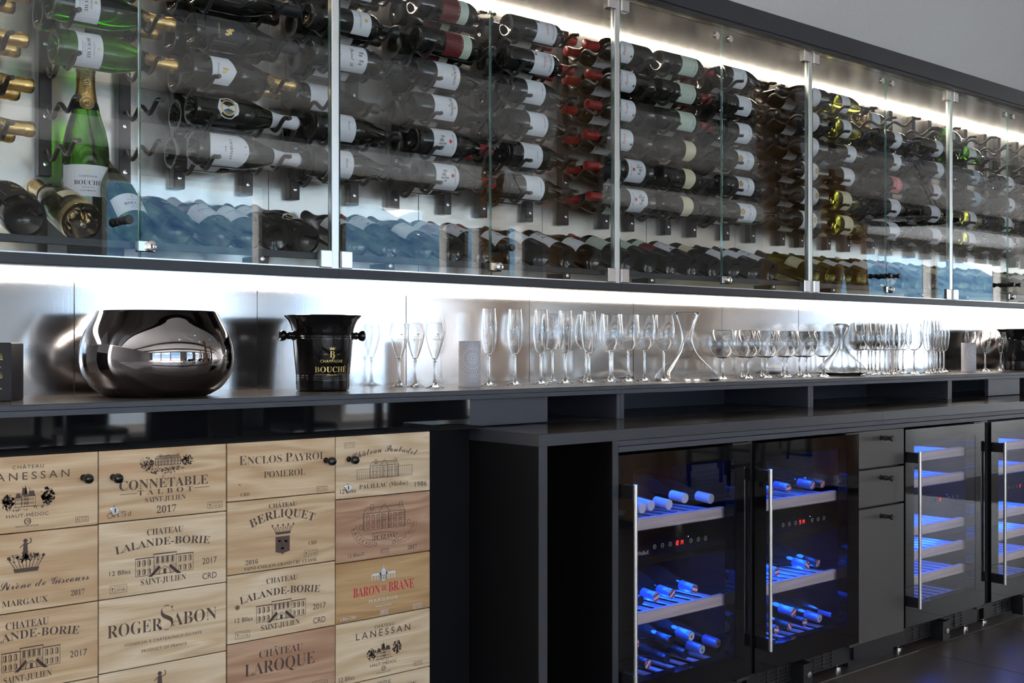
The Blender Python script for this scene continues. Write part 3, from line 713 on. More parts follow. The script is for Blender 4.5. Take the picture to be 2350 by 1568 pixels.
# orientation matrices: bottle axis +Z -> +X with its label side (-Y) kept towards the room, turned slightly down
def lie(direction=1, roll=0):
    return (Matrix.Rotation(R(90) * direction, 3, 'Y') @ Matrix.Rotation(roll, 3, 'Z'))
ROWN = ['top row', 'second row from top', 'third row from top', 'fourth row from top', 'fifth row from top', 'lowest peg row']
LAY = {
 0: ['champ'] * 6, 1: ['champ'] * 4 + [None] * 2, 2: ['amber', 'prosdark', 'prosdark', 'proswhite', 'seal', 'charmat'],
 3: ['golddot', 'golddot', 'saint', None, 'conti', 'conti'], 4: ['villa', 'villa', 'hermon', 'hermon', 'grape', 'grape'],
 5: ['estate', 'estate', 'white', 'white', 'conti', 'white'], 6: ['estate', 'estate', 'estate', 'estate', 'grape', 'grape'],
 7: ['pale', 'pale', 'pale', 'cream', 'cream', 'cream'], 8: ['conti', 'white', 'white', 'muscat', 'muscat', 'muscat'],
 9: ['white', 'white', 'white', 'muscat', 'muscat', 'muscat'], 10: ['olive', 'olive', 'brown', 'white', 'yellow', 'yellow'],
 11: [None, 'band', 'band', 'pink', 'white', 'white'], 12: [None, 'band', 'band', 'brown', 'white', 'white'],
 13: [None, 'greenw', 'blue', 'blue', 'olive', 'olive'], 14: [None, None, 'white', 'band', 'white', 'white'],
 15: [None, None, 'brown', 'band', 'yellow', 'white'], 16: [None, 'white', 'brown', 'band', 'olive', 'white']}
BACK = {0: [1, 1, 1, 1, 1, 1], 1: [1, 1, 1, 0, 0, 0], 2: [1] * 6, 3: [1, 1, 1, 1, 1, 1], 11: [1, 1, 1, 1, 1, 1], 12: [0, 1, 1, 0, 1, 1], 13: [1, 1, 0, 1, 1, 1], 14: [0, 0, 0, 1, 1, 1], 15: [0, 0, 0, 1, 1, 1]}
used = set()
for k, lay in LAY.items():
    for i in range(6):
        for layer, y in ((0, YF), (1, YBK)):
            key = lay[i]
            if layer == 1:
                if k in BACK and not BACK[k][i]: continue
                if key is None: key = {3: 'conti', 13: 'greenw', 11: 'amber'}.get(k, 'white')
            if key is None: continue
            dirn = -1 if k in REV else 1
            bx = COLX[k] + (.008 * math.sin(k * 3 + i * 1.7 + layer * 2)) + (0 if dirn == 1 else .305)
            sc = {'c': 1.0}.get(0, 1.0)
            desc = KINDS[key][0]
            short = desc.split(' with ')[0]
            lab = desc if layer == 0 else short
            tail = (', front peg, ' if layer == 0 else ', rear peg, ') + ROWN[i] + ', ' + CN[k] + ' column'
            # shorten to 16 words
            full = lab + tail
            if len(full.split()) > 16: full = short + tail
            rot = lie(dirn, (R(-4) + R(5) * math.sin(i * 2.3 + k)) if dirn == 1 else R(180) * 0)
            put_bottle(key, (bx, y, ROWZ[i] + .002 * math.sin(i + k)), rot, full, 'wine bottles lying on the wall pegs', name='champagne_bottle' if key == 'champ' else 'wine_bottle')

# standing magnum on the display shelf in the first bay
p = px(203, 470, 2.80)
MAG = (p.x, 2.835)
# ------------------------------------------------------------------ sloping display racks at the bottom of each bay, with bottles
TILT = R(20)
ZB = ZC + .105 * 2.63          # height of the base centre of a lying bottle
for i in range(6):
    x0, x1 = BAYX[i] + .03, BAYX[i + 1] - .04
    t = thing('display_rack', 'black sloping bottle rack on the floor of the %s glass bay' % ORD[i], 'rack')
    zf = ZC + .0885 * 2.62
    MB().bbox(x0, x1, 2.598, 2.607, zf - .006, zf + .012, .001).build('front_lip', MAT['black_satin'], t)
    m = MB(); a = Vector((0, 2.607, zf - .006)); d = Vector((0, math.cos(TILT), math.sin(TILT))); n_ = Vector((0, -d.z, d.y))
    L = .27
    for k in range(9):
        xx = x0 + .055 + (x1 - x0 - .11) * k / 8
        v = []
        for xq in (xx - .010, xx + .010):
            for (pp, tt) in ((a, 0), (a + d * L, 0), (a + d * L, .006), (a, .006)): q = pp + n_ * tt; v.append((xq, q.y, q.z))
        MB().add(v, [(0, 3, 2, 1), (4, 5, 6, 7), (0, 1, 5, 4), (1, 2, 6, 5), (2, 3, 7, 6), (3, 0, 4, 7)]).build('support_bar', MAT['brushed'] if k % 2 else MAT['black_satin'], t)
    for xx in (x0 + .16, x1 - .16):
        MB().bbox(xx - .016, xx + .016, 2.602, 2.68, Z_CAB1 + .004, zf - .006, .001).build('bracket', MAT['rail'], t)
        link('screw', screw_me, t, (xx, 2.6015, Z_CAB1 + .018), (R(90), 0, 0))
def slope_bottle(key, xb, label, tilt=TILT, scale=1.0, zc=None, yb=2.628, yaw=0):
    # base centre at (xb, yb, zc), axis rising to the back; label side up-front
    rot = Matrix.Rotation(yaw, 3, 'Z') @ Matrix.Rotation(-(math.pi / 2 - tilt), 3, 'X')
    put_bottle(key, (xb, yb, (zc or ZB)), rot, label, 'bottles lying on the sloping display racks', name='display_bottle', scale=scale)
def bx(x): return px(x, 500, 2.65).x
slope_bottle('prosdark', bx(50), 'large dark sparkling bottle on sloping rack, base nearest the champagne end', scale=1.1, zc=ZB + .006, yb=2.622)
KINDS['rose'] = None
kind('rose', 'large clear amber sparkling bottle', 'c', 'g_amber', 'gold', .06, .10, .6, 'paper_cream', (('NOSE', 0, .03, .006, 'serif', G_),))
slope_bottle('rose', bx(178), 'large clear amber sparkling bottle with gold foil on the sloping rack', scale=1.1, zc=ZB + .006, yb=2.622)
slope_bottle('champ', bx(322), 'green champagne bottle leaning steeply beside the amber bottle', tilt=R(48), scale=.98, zc=ZB - .012, yb=2.665, yaw=R(6))
slope_bottle('prosdark', bx(398), 'dark sparkling bottle on sloping rack right of the leaning champagne', scale=1.06, zc=ZB + .002, yb=2.624)
slope_bottle('charmat', bx(497), 'white-labelled sparkling bottle on sloping rack, fifth base of first bay', scale=1.0)
slope_bottle('charmat', bx(560), 'white-labelled sparkling bottle on sloping rack, sixth base of first bay', scale=1.0)
slope_bottle('golddot', bx(625), 'dark bottle on sloping rack, seventh base of first bay')
slope_bottle('seal', bx(692), 'seal-labelled bottle on sloping rack, last base of first bay')
BR = {1: ['white', 'estate', 'conti', 'villa', 'estate', 'grape', 'white', 'saint', 'conti'],
      2: ['pale', 'pale', 'villa', 'estate', 'cream', 'conti', 'white', 'saint', None],
      3: ['yellow', 'yellow', 'olive', 'olive', 'conti', 'amber', 'pink', 'band', 'brown'],
      4: ['yellow', 'yellow', 'olive', 'olive', 'olive', 'amber', 'yellow', 'olive', 'white'],
      5: ['olive', 'white', 'band', 'olive', 'yellow', 'olive', 'white', 'band', 'brown']}
for i, ks in BR.items():
    for j, key in enumerate(ks):
        if key is None: continue
        xx = BAYX[i] + .10 + .112 * j
        slope_bottle(key, xx, '%s on sloping rack, %s of %s bay' % (' '.join(KINDS[key][0].split()[:7]).rsplit(' with', 1)[0] if len(KINDS[key][0].split()) > 8 else KINDS[key][0], ORD[j] if j < 6 else CN[j], ORD[i]))

# standing jeroboam
sc = 1.28
pz_ = ZC - (478 - HZ) * -1 * 0
zst = ZC + .306
t = put_bottle('champ', (px(200, 300, 2.82).x, 2.83, zst), Matrix.Rotation(R(-14), 3, 'Z'), 'large green champagne bottle standing upright behind the pegs', None, name='champagne_magnum', scale=sc)
tag(MB().bbox(t.location.x - .07, t.location.x + .07, 2.76, 2.90, Z_CAB1 + .004, zst, .002).build('bottle_plinth', MAT['black_satin']), 'black plinth under the standing champagne bottle', 'plinth')
_p = [c for c in t.children]
for nm, s1, s2 in (('lettering', 'CHAMPAGNE', 0),):
    f = Flat(); f.text('CHAMPAGNE', 0, 0, .085, .010, 'serif')
    def fnn(x, y):
        z = .268 + x * .62; r = .0185 - (z - .268) * .02; a = (-y) / r
        return (r * math.sin(-a), -r * math.cos(a), z)
    f.mapped('neck_lettering', fnn, 'ink', t)

# ------------------------------------------------------------------ long shelf and the things on it
t = thing('long_shelf', 'long dark laminate shelf carrying buckets, glasses and decanters', 'shelf')
edges = [-1, px(1427, 900, YSH).x, XR + .3]
for a, b in zip(edges, edges[1:]):
    MB().bbox(a + .0005, b, YSH, YW, Z_SH - .0015, Z_SH, .0004).build('shelf_surface', MAT['shelf_top'], t)
    MB().bbox(a + .0005, b, YSH, YW - .001, Z_SH - .013, Z_SH - .0016, .0005).build('shelf_board', MAT['grey_lam'], t)
    MB().bbox(a + .0005, b, YSH + .001, YW - .001, Z_SH0, Z_SH - .0138, .0005).build('lower_board', MAT['grey_lam'], t)

def glassobj(name, label, cat, x, y, z, parts, group=None, rz=0, sc=1):
    t = thing(name, label, cat, (x, y, z), (0, 0, rz), group); t.scale = (sc,) * 3
    for nm, me in parts: link(nm, me, t)
    return t
def shell(outer, th, bottom):
    """closed thin shell from an outer profile (bottom centre first)"""
    inner = [(max(r - th, 0), z + (0 if k else 0)) for k, (r, z) in enumerate(outer)]
    inner = [p for p in inner if p[1] >= bottom and p[0] > .0015]
    rim = (outer[-1][0] - th / 2, outer[-1][1] + th * .35)
    return outer + [rim] + inner[::-1] + [(0, bottom)]
def smoothp(pts, n=5):
    out = []
    P_ = [Vector((a, b)) for a, b in pts]
    for k in range(len(P_) - 1):
        p0, p1, p2, p3 = P_[max(k - 1, 0)], P_[k], P_[k + 1], P_[min(k + 2, len(P_) - 1)]
        for j in range(n):
            t_ = j / n
            q = .5 * ((2 * p1) + (-p0 + p2) * t_ + (2 * p0 - 5 * p1 + 4 * p2 - p3) * t_ ** 2 + (-p0 + 3 * p1 - 3 * p2 + p3) * t_ ** 3)
            out.append((max(q.x, 0), q.y))
    out.append(tuple(P_[-1])); return out
def stemware(H, hb, bowl, rf, rs=.0038, th=.0011):
    """H total, hb height where the bowl begins, bowl = [(r, frac)]"""
    foot = [(0, 0), (rf, 0), (rf + .0004, .0012), (rf * .6, .005), (rf * .25, .011), (rs * 1.25, .022), (rs, .034)]
    stem = foot + [(rs * .92, hb * .6), (rs, hb - .008), (rs * 1.6, hb - .001), (0, hb)]
    ob = smoothp([(0, hb)] + [(r, hb + f * (H - hb)) for r, f in bowl], 4)
    b = shell(ob, th, hb + .0035)
    return [('bowl', MB().lathe(b, 28).mesh('bowl', MAT['crystal'], True)), ('stem', MB().lathe(stem, 20).mesh('stem', MAT['crystal'], True))]
SMALL = stemware(.196, .083, [(.008, .06), (.019, .32), (.0275, .62), (.0285, .76), (.024, 1)], .031, .0038)
FLUTE = stemware(.245, .100, [(.012, .03), (.021, .16), (.026, .45), (.0262, .6), (.0205, 1)], .034)
WINE = stemware(.237, .110, [(.018, .04), (.035, .22), (.0395, .42), (.037, .7), (.031, 1)], .037)
BALLON = stemware(.186, .078, [(.022, .05), (.044, .25), (.052, .5), (.047, .8), (.037, 1)], .036)
WINE2 = stemware(.228, .105, [(.018, .04), (.034, .22), (.0385, .42), (.036, .7), (.030, 1)], .036)
def shelf_at(x, y, lo=2.64, hi=2.93):
    q = pz(x, y, Z_SH); Y = min(max(q.y, lo), hi); return px(x, 800, Y).x, Y
def put_glass(parts, name, label, x, y, group, Y=None):
    X, YY = (px(x, 800, Y).x, Y) if Y else shelf_at(x, y)
    return glassobj(name, label, 'glass', X, YY, Z_SH + .0004, parts, group)
# small champagne flutes with gold print
pf = Flat(); pf.text('BOUCHÉ', 0, -.004, .028, .0055, 'serif'); pf.text('CHAMPAGNE', 0, .005, .02, .0022, 'sans'); pf.rect(-.014, -.0095, .014, -.0090)
pf.poly([(-.003, .010), (.003, .010), (.004, .015), (.0015, .012), (0, .016), (-.0015, .012), (-.004, .015)])
sp = pf.mesh('gold_print', lambda x, y: (.0286 * math.sin(x / .0286), -.0286 * math.cos(x / .0286), .150 + y), 'ink_gold')
for k, (x, y, nm) in enumerate(((916, 887, 'nearest the black bucket'), (953, 888.5, 'in the middle of the three'), (998, 890.5, 'nearest the white candle holder'))):
    g = put_glass(SMALL, 'champagne_flute', 'small printed champagne flute left of the candle holder, ' + nm, x, y, 'printed champagne flutes'); link('gold_print', sp, g, None, (0, 0, TH - R(90) + R(22)))
for k, (x, y, nm) in enumerate(((2227, 850, 'behind the far candle holder'), (2261, 850.5, 'middle of the far three'), (2297, 853, 'nearest the far black bucket'))):
    g = put_glass(SMALL, 'champagne_flute', 'small printed champagne flute at far end, ' + nm, x, y, 'printed champagne flutes', Y=2.80 if k else 2.86); link('gold_print', sp, g, None, (0, 0, TH - R(90) + R(30)))
FN = ['first', 'second', 'third', 'fourth', 'fifth', 'sixth', 'seventh', 'eighth', 'ninth', 'tenth', 'eleventh', 'twelfth', 'thirteenth', 'fourteenth', 'fifteenth', 'sixteenth']
for k, x in enumerate((1122, 1182, 1241.5, 1297, 1352)):
    put_glass(FLUTE, 'champagne_flute', 'tall plain champagne flute, %s in the row after the white candle holder' % FN[k], x, 882, 'tall plain flutes', Y=2.80)
for k, (x, Y) in enumerate(((1400, 2.80), (1441.7, 2.78), (1479, 2.80), (1523.5, 2.76), (1345, 2.90), (1405, 2.90), (1268, 2.90))):
    put_glass(WINE, 'wine_glass', 'tall wine glass %s' % ['next after the row of flutes', 'third from the first decanter', 'second from the first decanter', 'just before the first decanter', 'behind the last flute', 'behind the first wine glass', 'behind the third flute'][k], x, 875, 'wine glasses before the first decanter', Y=Y)
bl = ((1658, 2.76), (1704, 2.86), (1717, 2.76), (1749.5, 2.88), (1761, 2.77), (1796.5, 2.88), (1805.6, 2.78), (1834.5, 2.88), (1850, 2.77), (1890, 2.74))
for k, (x, Y) in enumerate(bl):
    put_glass(BALLON, 'balloon_glass', 'wide balloon wine glass, %s after the first decanter' % FN[k], x, 865, 'balloon glasses between the decanters', Y=Y)
w2 = ((1975, 2.78), (1993, 2.86), (2009, 2.78), (2019, 2.88), (2030.5, 2.78), (2054, 2.78), (2060, 2.88), (2072, 2.82), (2097.5, 2.76), (1968, 2.90), (2000, 2.93), (2043, 2.92))
for k, (x, Y) in enumerate(w2):
    put_glass(WINE2, 'wine_glass', 'tall wine glass, %s after the slant-rimmed decanter' % FN[k], x, 855, 'wine glasses after the second decanter', Y=Y)
for k, (x, Y) in enumerate(((2131, 2.76), (2138, 2.80), (2145, 2.84), (2150, 2.77), (2158, 2.80), (2166, 2.84))):
    put_glass(FLUTE, 'champagne_flute', 'plain champagne flute in tight cluster by the dark bowl, %s' % FN[k], x, 853, 'cluster of tall flutes', Y=Y)
# decanters
def decanter(x, Y, k, label, scx=1.0, slant=0):
    if k == 0: o = [(0, 0), (.112, 0), (.121, .006), (.110, .028), (.075, .060), (.040, .095), (.024, .13), (.0205, .155), (.027, .195), (.045, .250)]
    else: o = [(0, 0), (.078, 0), (.108, .014), (.102, .03), (.070, .062), (.036, .095), (.022, .120), (.020, .150), (.024, .180), (.034, .212)]
    o = [(0, 0), o[1]] + smoothp(o[2:], 4)
    sh = shell(o, .0022, .004)
    m = MB().lathe(sh, 40)
    if slant: m.v = [(a, b, c + (a * .28 + .0) * max(0, (c - .17) / .042)) for a, b, c in m.v]
    X = px(x, 800, Y).x
    me = m.mesh('decanter', MAT['crystal'], True)
    o_ = link('decanter', me, None, (X, Y, Z_SH + .0004), (0, 0, R(200))); tag(o_, label, 'decanter', 'wine decanters')
decanter(1577, 2.79, 0, 'wide-based crystal decanter with flared neck among the wine glasses')
decanter(1931, 2.80, 1, 'crystal decanter with slanted rim farther along the shelf', slant=1)
# candle holders
def candle(x, Y, label, h=.142, r=.0345):
    X = px(x, 800, Y).x; t = thing('candle_holder', label, 'candle holder', (X, Y, Z_SH), (0, 0, TH - R(90)), 'white pierced candle holders')
    MB().lathe([(0, 0), (r + .0012, 0), (r + .0012, .004), (r, .006), (r, h), (r - .002, h), (r - .002, .008), (0, .008)], 40).build('porcelain_body', MAT['porcelain'], t, True)
    f = Flat(); cx, cy = .012, .088
    for ring in range(1, 15):
        rr = .0052 * ring; n = int(6 + ring * 4.2)
        for q in range(n):
            a = 6.2832 * (q + .5 * (ring % 2)) / n + ring * .12; x_ = cx + rr * math.cos(a); y_ = cy + rr * math.sin(a)
            if .010 < y_ < h - .005 and abs(x_) < .058: f.disc(x_, y_, .0016 if ring % 3 and ring < 12 else (.0021 if ring < 9 else .0012), 6)
    f.mapped('pierced_dots', lambda a, b: ((r + .0004) * math.sin(a / r), -(r + .0004) * math.cos(a / r), b), 'hole', t)['kind'] = 'stuff'
candle(1077.5, 2.80, 'white pierced porcelain candle holder beside the printed flutes')
candle(2223, 2.80, 'white porcelain candle holder at the far end before the bucket')
# champagne buckets
def bucket(X, Y, label, yaw):
    t = thing('champagne_bucket', label, 'bucket', (X, Y, Z_SH), (0, 0, yaw), 'black champagne buckets')
    pr = [(0, 0), (.066, 0), (.073, .003), (.0745, .010), (.0755, .030)]
    for z in (.032, .038, .044): pr += [(.0757, z), (.0750, z + .0015), (.0750, z + .0025), (.0758, z + .004)]
    pr += [(.084, .146)]
    for z in (.148, .154): pr += [(.0842, z), (.0835, z + .0015), (.0835, z + .0025), (.0843, z + .004)]
    pr += [(.086, .170), (.090, .185), (.097, .200), (.108, .211), (.1085, .213), (.106, .2135), (.094, .202), (.086, .187), (.081, .165), (.071, .010), (0, .008)]
    MB().lathe(pr, 48).build('pail', MAT['black_gloss'], t, True)
    for s_ in (-1, 1):
        kb = MB().lathe([(0, 0), (.012, 0), (.014, .004), (.010, .010), (.011, .018), (.008, .022), (.013, .027), (.0155, .033), (.0155, .038), (.012, .041), (.009, .038), (0, .037)], 24)
        o = kb.build('handle_knob', MAT['black_gloss'], t, True, (s_ * .083, 0, .156)); o.rotation_euler = (0, R(90) * s_, 0)
    f = Flat(); f.text('BOUCHÉ', 0, .062, .098, .0155, 'serif'); f.text('CHAMPAGNE', 0, .085, .066, .008, 'sans', track=.08); f.text('PÈRE & FILS', 0, .047, .030, .004, 'sans')
    f.rect(-.049, .0485, -.018, .0492); f.rect(.018, .0485, .049, .0492); f.text('B', 0, .104, .015, .018, 'serif'); f.path([(.006, .097), (.004, .092), (0, .090)], .002)
    f.poly([(-.006, .116), (.006, .116), (.009, .124), (.0045, .120), (.003, .125), (0, .120), (-.003, .125), (-.0045, .120), (-.009, .124)])
    f.rect(-.024, .1035, -.014, .1042); f.rect(.014, .1035, .024, .1042)
    f.mapped('gold_print', lambda a, b: ((.0745 + .0095 * (b - .01) / .14 + .0007) * math.sin(a / .08), -(.0745 + .0095 * (b - .01) / .14 + .0007) * math.cos(a / .08), b), 'ink_gold', t)
q = px(741, 800, 2.80)
bucket(q.x, 2.80, 'black champagne bucket with gold lettering beside the chrome bowl', TH - R(90) + R(28))
q2 = px(2338, 800, 2.80)
bucket(q2.x, 2.80, 'black champagne bucket at the far end of the shelf', TH - R(90) + R(50))
def bowl(X, Y, label):
    o = [(0, 0), (.118, 0), (.128, .003)] + smoothp([(.128, .003), (.160, .024), (.184, .062), (.1895, .105), (.180, .152), (.160, .190), (.1465, .214)], 5)
    sh = shell(o, .003, .005)
    t = thing('wine_cooler_bowl', label, 'bowl', (X, Y, Z_SH), (0, 0, 0), 'dark chrome bowls')
    MB().lathe(sh, 64).build('bowl_shell', MAT['mirror_dark'], t, True)
q = px(362, 800, 2.785); bowl(q.x, 2.785, 'large rounded dark chrome bowl mirroring the room')
bowl(q2.x + .36, 2.79, 'second dark chrome bowl beyond the far black bucket')
# boxed bottle at the frame's edge
t = thing('gift_box', 'dark gift box with gold script at the near end of the shelf', 'box', (px(-22, 800, 2.80).x, 2.80, Z_SH), (0, 0, TH - R(90) + R(8)))
MB().bbox(-.06, .06, -.05, .05, 0, .135, .002).build('box_body', MAT['paper_black'], t)
f = Flat(); f.text('Rosé Brut', 0, 0, .085, .016, 'script'); f.mapped('gold_script', lambda a, b: (b + .035, -.0506, .07 - a), 'ink_gold', t)

# ------------------------------------------------------------------ niches under the shelf
X1 = px(1077, 900, 2.58).x; X2 = px(1257, 900, 2.58).x
NIX = [px(1413, 900, 2.58).x, px(1852, 900, 2.58).x, px(2173, 900, 2.58).x]
t = thing('niche_unit', 'dark open niche boxes between the shelf and the counter', 'cabinet')
MB().bbox(X1, X2, 2.58, 2.598, Z_CO + .003, Z_SH0, .001).build('front_panel', MAT['grey_lam'], t)
MB().box(X1, XR + .3, 2.98, 3.0, Z_CO, Z_SH0).build('niche_back', MAT['grey_lam'], t)
MB().box(X1, X1 + .016, 2.598, 2.98, Z_CO, Z_SH0).build('side_panel', MAT['grey_lam'], t)
for a in NIX + [px(1413, 900, 2.58).x + 3.155, NIX[0] + 4.21]:
    for dx in (0, .0175): MB().bbox(a + dx, a + dx + .0165, 2.575, 2.98, Z_CO, Z_SH0, .0008).build('divider', MAT['grey_lam'], t)
a, b = px(2268, 900, 2.58).x, px(2340, 900, 2.58).x
MB().bbox(a, b, 2.58, 2.598, Z_CO + .003, Z_SH0, .001).build('front_panel', MAT['grey_lam'], t)

# ------------------------------------------------------------------ counter
XC = px(1237, 1000, YCO).x; XJ = px(2025, 960, YCO).x
t = thing('counter', 'long dark stone-topped bar counter over the wine fridges', 'counter')
for a, b in ((XC, XJ), (XJ + .0006, XR + .3)):
    MB().box(a, b, YCO, 2.575, Z_CO - .001, Z_CO).build('counter_surface', MAT['counter_top'], t)
    MB().bbox(a, b, YCO, 2.98, Z_CO - .033, Z_CO - .001, .0007).build('worktop', MAT['counter'], t)
XL = px(1407, 1050, YCO).x; XL2 = px(1420, 1050, YCO).x
ZR = Z_CO - .033
MB().bbox(XL2 - .001, XR + .3, YCO + .003, YCO + .022, ZR - .016, ZR - .001, .0005).build('rail_board', MAT['grey_lam'], t)
MB().bbox(XL2 - .001, XR + .3, YCO - .002, YCO + .02, ZC - .1345 * YCO, ZR - .0175, .0007).build('cover_board', MAT['grey_lam'], t)
MB().box(XC, XC + .03, YCO + .002, 2.98, 0, ZR).build('end_panel', MAT['matte_black'], t)
MB().box(XC, XC + .03, YCO, YCO + .002, 0, ZR).build('edge_band', MAT['counter'], t)
MB().box(XL - .002, XL2 - .0015, YCO + .002, 2.98, 0, ZR).build('side_panel', MAT['matte_black'], t)
MB().box(XL - .002, XL2 - .0015, YCO, YCO + .002, 0, ZR).build('edge_band', MAT['counter'], t)
MB().box(XC + .03, XL, 2.93, 2.95, 0, ZR).build('recess_back', MAT['matte_black'], t)

# ------------------------------------------------------------------ wine fridges
def seg_digits(fl, s_, x, y, h):
    SEG = {'0': 'abcdef', '1': 'bc', '4': 'bcfg', '2': 'abged', '9': 'abcdfg'}
    w_ = h * .42; t_ = h * .13
    for ch in s_:
        if ch != ' ':
            o = SEG[ch]; L_ = {'a': ((0, h), (w_, h)), 'b': ((w_, h), (w_, h / 2)), 'c': ((w_, h / 2), (w_, 0)), 'd': ((0, 0), (w_, 0)), 'e': ((0, 0), (0, h / 2)), 'f': ((0, h / 2), (0, h)), 'g': ((0, h / 2), (w_, h / 2))}
            for q in o: (a, b), (c, d) = L_[q]; sl = .12; fl.line((x + a + b * sl, y + b), (x + c + d * sl, y + d), t_)
        x += h * .66 if ch != ' ' else h * .4
FW = .597
def cap_print(kind_, parent, m):
    pass
slat_me = MB().bbox(-.011, .011, 0, .36, -.006, 0, .001).mesh('slat', MAT['fridge_slat'])
def fridge(X, label, shelves, digits, two, logo=None):
    t = thing('wine_fridge', label, 'fridge', (X, YCO, 0), (0, 0, 0), 'built-in wine fridges')
    Z0, Z1 = ZC - .464 * YCO, ZC - .1385 * YCO; W = FW; T = .045
    m = MB(); m.box(0, .02, .045, .6, Z0 - .01, Z1 + .0).box(W - .02, W, .045, .6, Z0 - .01, Z1).box(.02, W - .02, .045, .6, Z1 - .03, Z1).box(.02, W - .02, .045, .6, Z0 - .01, Z0 + .03).box(.02, W - .02, .56, .6, Z0 + .03, Z1 - .03)
    m.build('carcass', MAT['inner'], t)
    bl_, br, bt, bb = .060, .075, .045, .075
    m = MB(); m.box(0, bl_, 0, .04, Z0, Z1).box(W - br, W, 0, .04, Z0, Z1).box(bl_, W - br, 0, .04, Z1 - bt, Z1).box(bl_, W - br, 0, .04, Z0, Z0 + bb)
    d = m.build('door_frame', MAT['black_gloss'], t)
    v = [(x, y, z) for z in (Z0 + bb, Z1 - bt) for y in (.001, .006) for x in (bl_, W - br)]
    g = MB().add(v, [(0, 1, 5, 4)]); g.mi = 1; g.add(v, [(2, 6, 7, 3)]); g.build('door_glass', [MAT['fridge_pane'], MAT['pane_back']], t)
    hX = .018
    hz1, hz0 = ZC - .1772 * 2.215, ZC - .4383 * 2.215
    h = MB().tube([(hX, -.048, hz0), (hX, -.048, hz1)], .0062, 14).build('handle', MAT['brushed'], t, True)
    for z in (hz0 + .003, hz1 - .042): MB().bbox(hX - .010, hX + .010, -.048, 0, z, z + .038, .001).build('handle_mount', MAT['black_satin'], h)
    for z in shelves:
        s_ = thing_part('shelf', t, (0, .055, z))
        MB().bbox(.035, W - .055, 0, .022, -.036, 0, .004).build('shelf_front', MAT['beech'], s_)
        for k in range(9): link('slat', slat_me, s_, (.065 + (W - .15) * k / 8, .022, -.008))
    # blue light strips under the roof of each zone
    for z in ([Z1 - .034] + ([ZC - .29 * 2.3, ZC - .362 * 2.3] if two else [ZC - .24 * 2.3, ZC - .33 * 2.3])):
        MB().box(.06, W - .08, .17, .185, z - .006, z - .001).build('blue_light_strip', MAT['blue_led'], t)
    if two: MB().box(.02, W - .02, .05, .555, ZC - .283 * 2.3, ZC - .274 * 2.3).build('zone_divider', MAT['inner'], t)
    zc = ZC - .256 * 2.3 if two else ZC - .262 * 2.26
    f = Flat(); seg_digits(f, digits, W * .40, zc - .006, .0125); f.mapped('display_digits', lambda a, b: (a, -.0006, b), 'red_digit', t)
    f = Flat()
    for k in range(3):
        for xx in (W * .25 + k * .034, W * .52 + k * .034): f.ring(xx, zc, .0062, .0012, 14); f.line((xx - .0025, zc), (xx + .0025, zc), .0012)
    f.mapped('touch_icons', lambda a, b: (a, -.0006, b), 'icon', t)
    Flat().disc(W * .50, zc + .014, .0018).mapped('status_light', lambda a, b: (a, -.0006, b), 'blue_dot', t)
    if logo: Flat().text(logo, .098, zc - .012, .052, .012, 'sans').mapped('logo', lambda a, b: (a, -.0006, b), 'icon', t)
    # ventilation plinth
    kp = YK - YCO
    zt, zb = Z0 - .012, .022
    m = MB(); m.box(0, W, kp + .004, kp + .02, zb, zt); m.build('plinth_back', MAT['cap_black'], t)
    gr = MB(); c0, c1 = .06, W - .12; rows = 5; cols = 8
    gr.box(0, c0, kp, kp + .004, zb, zt).box(c1, W, kp, kp + .004, zb, zt)
    hh = (zt - zb) / rows
    for r_ in range(rows): gr.box(c0, c1, kp, kp + .004, zb + hh * r_, zb + hh * r_ + hh * .45)
    for c_ in range(cols + 1): xx = c0 + (c1 - c0) * c_ / cols; gr.box(xx - .006, xx + .006, kp - .0005, kp + .004, zb, zt)
    gr.build('vent_grille', MAT['black_satin'], t)
    MB().bbox(W * .40, W * .40 + .05, kp - .05, kp, .012, zt, .001).build('foot_bracket', MAT['black_satin'], t)
    b = MB().lathe([(0, 0), (.010, 0), (.010, .005), (.005, .006), (0, .006)], 16).build('bracket_bolt', MAT['chrome'], t, True, (W * .40 + .025, kp - .05, (zt + .012) / 2)); b.rotation_euler = (R(90), 0, 0)
    for xx in (.05, W - .05): MB().lathe([(0, 0), (.015, 0), (.015, .006), (.005, .008), (.005, .03), (0, .03)], 14).build('levelling_foot', MAT['chrome'], t, True, (xx, kp + .03, 0))
    MB().bbox(W - .07, W - .01, -.004, .03, Z0 - .010, Z0 - .001, .001).build('door_hinge', MAT['rail'], t)
    MB().box(W - .09, W, -.002, .04, Z1 + .001, Z1 + .006).build('top_hinge', MAT['rail'], t)
    return t
def thing_part(name, parent, loc):
    o = bpy.data.objects.new(name, None); COL.objects.link(o); o.parent = parent; o.location = loc; o.empty_display_size = .02; return o
YK = 2.292
F1 = px(1420, 1050, YCO).x; F2 = px(1732, 1050, YCO).x; F3 = px(2078, 1050, YCO).x; F4 = px(2275, 1050, YCO).x
sh12 = [ZC - .2223 * 2.31, ZC - .343 * 2.31, ZC - .4285 * 2.31]
sh34 = [ZC - k * 2.31 for k in (.178, .2212, .3013, .3417, .3829, .4265)]
fridge(F1, 'wine fridge nearest the crate doors, showing ten and fourteen degrees', sh12, '10 14', True, 'WiniBoX')
fridge(F2, 'wine fridge beside the three drawers, showing nine and fourteen degrees', sh12, '9 14', True)
fridge(F3, 'wine fridge with empty blue-lit shelves right of the drawers', sh34, '12', False)
fridge(F4, 'farthest wine fridge with empty shelves, cut by the picture edge', sh34, '12', False)

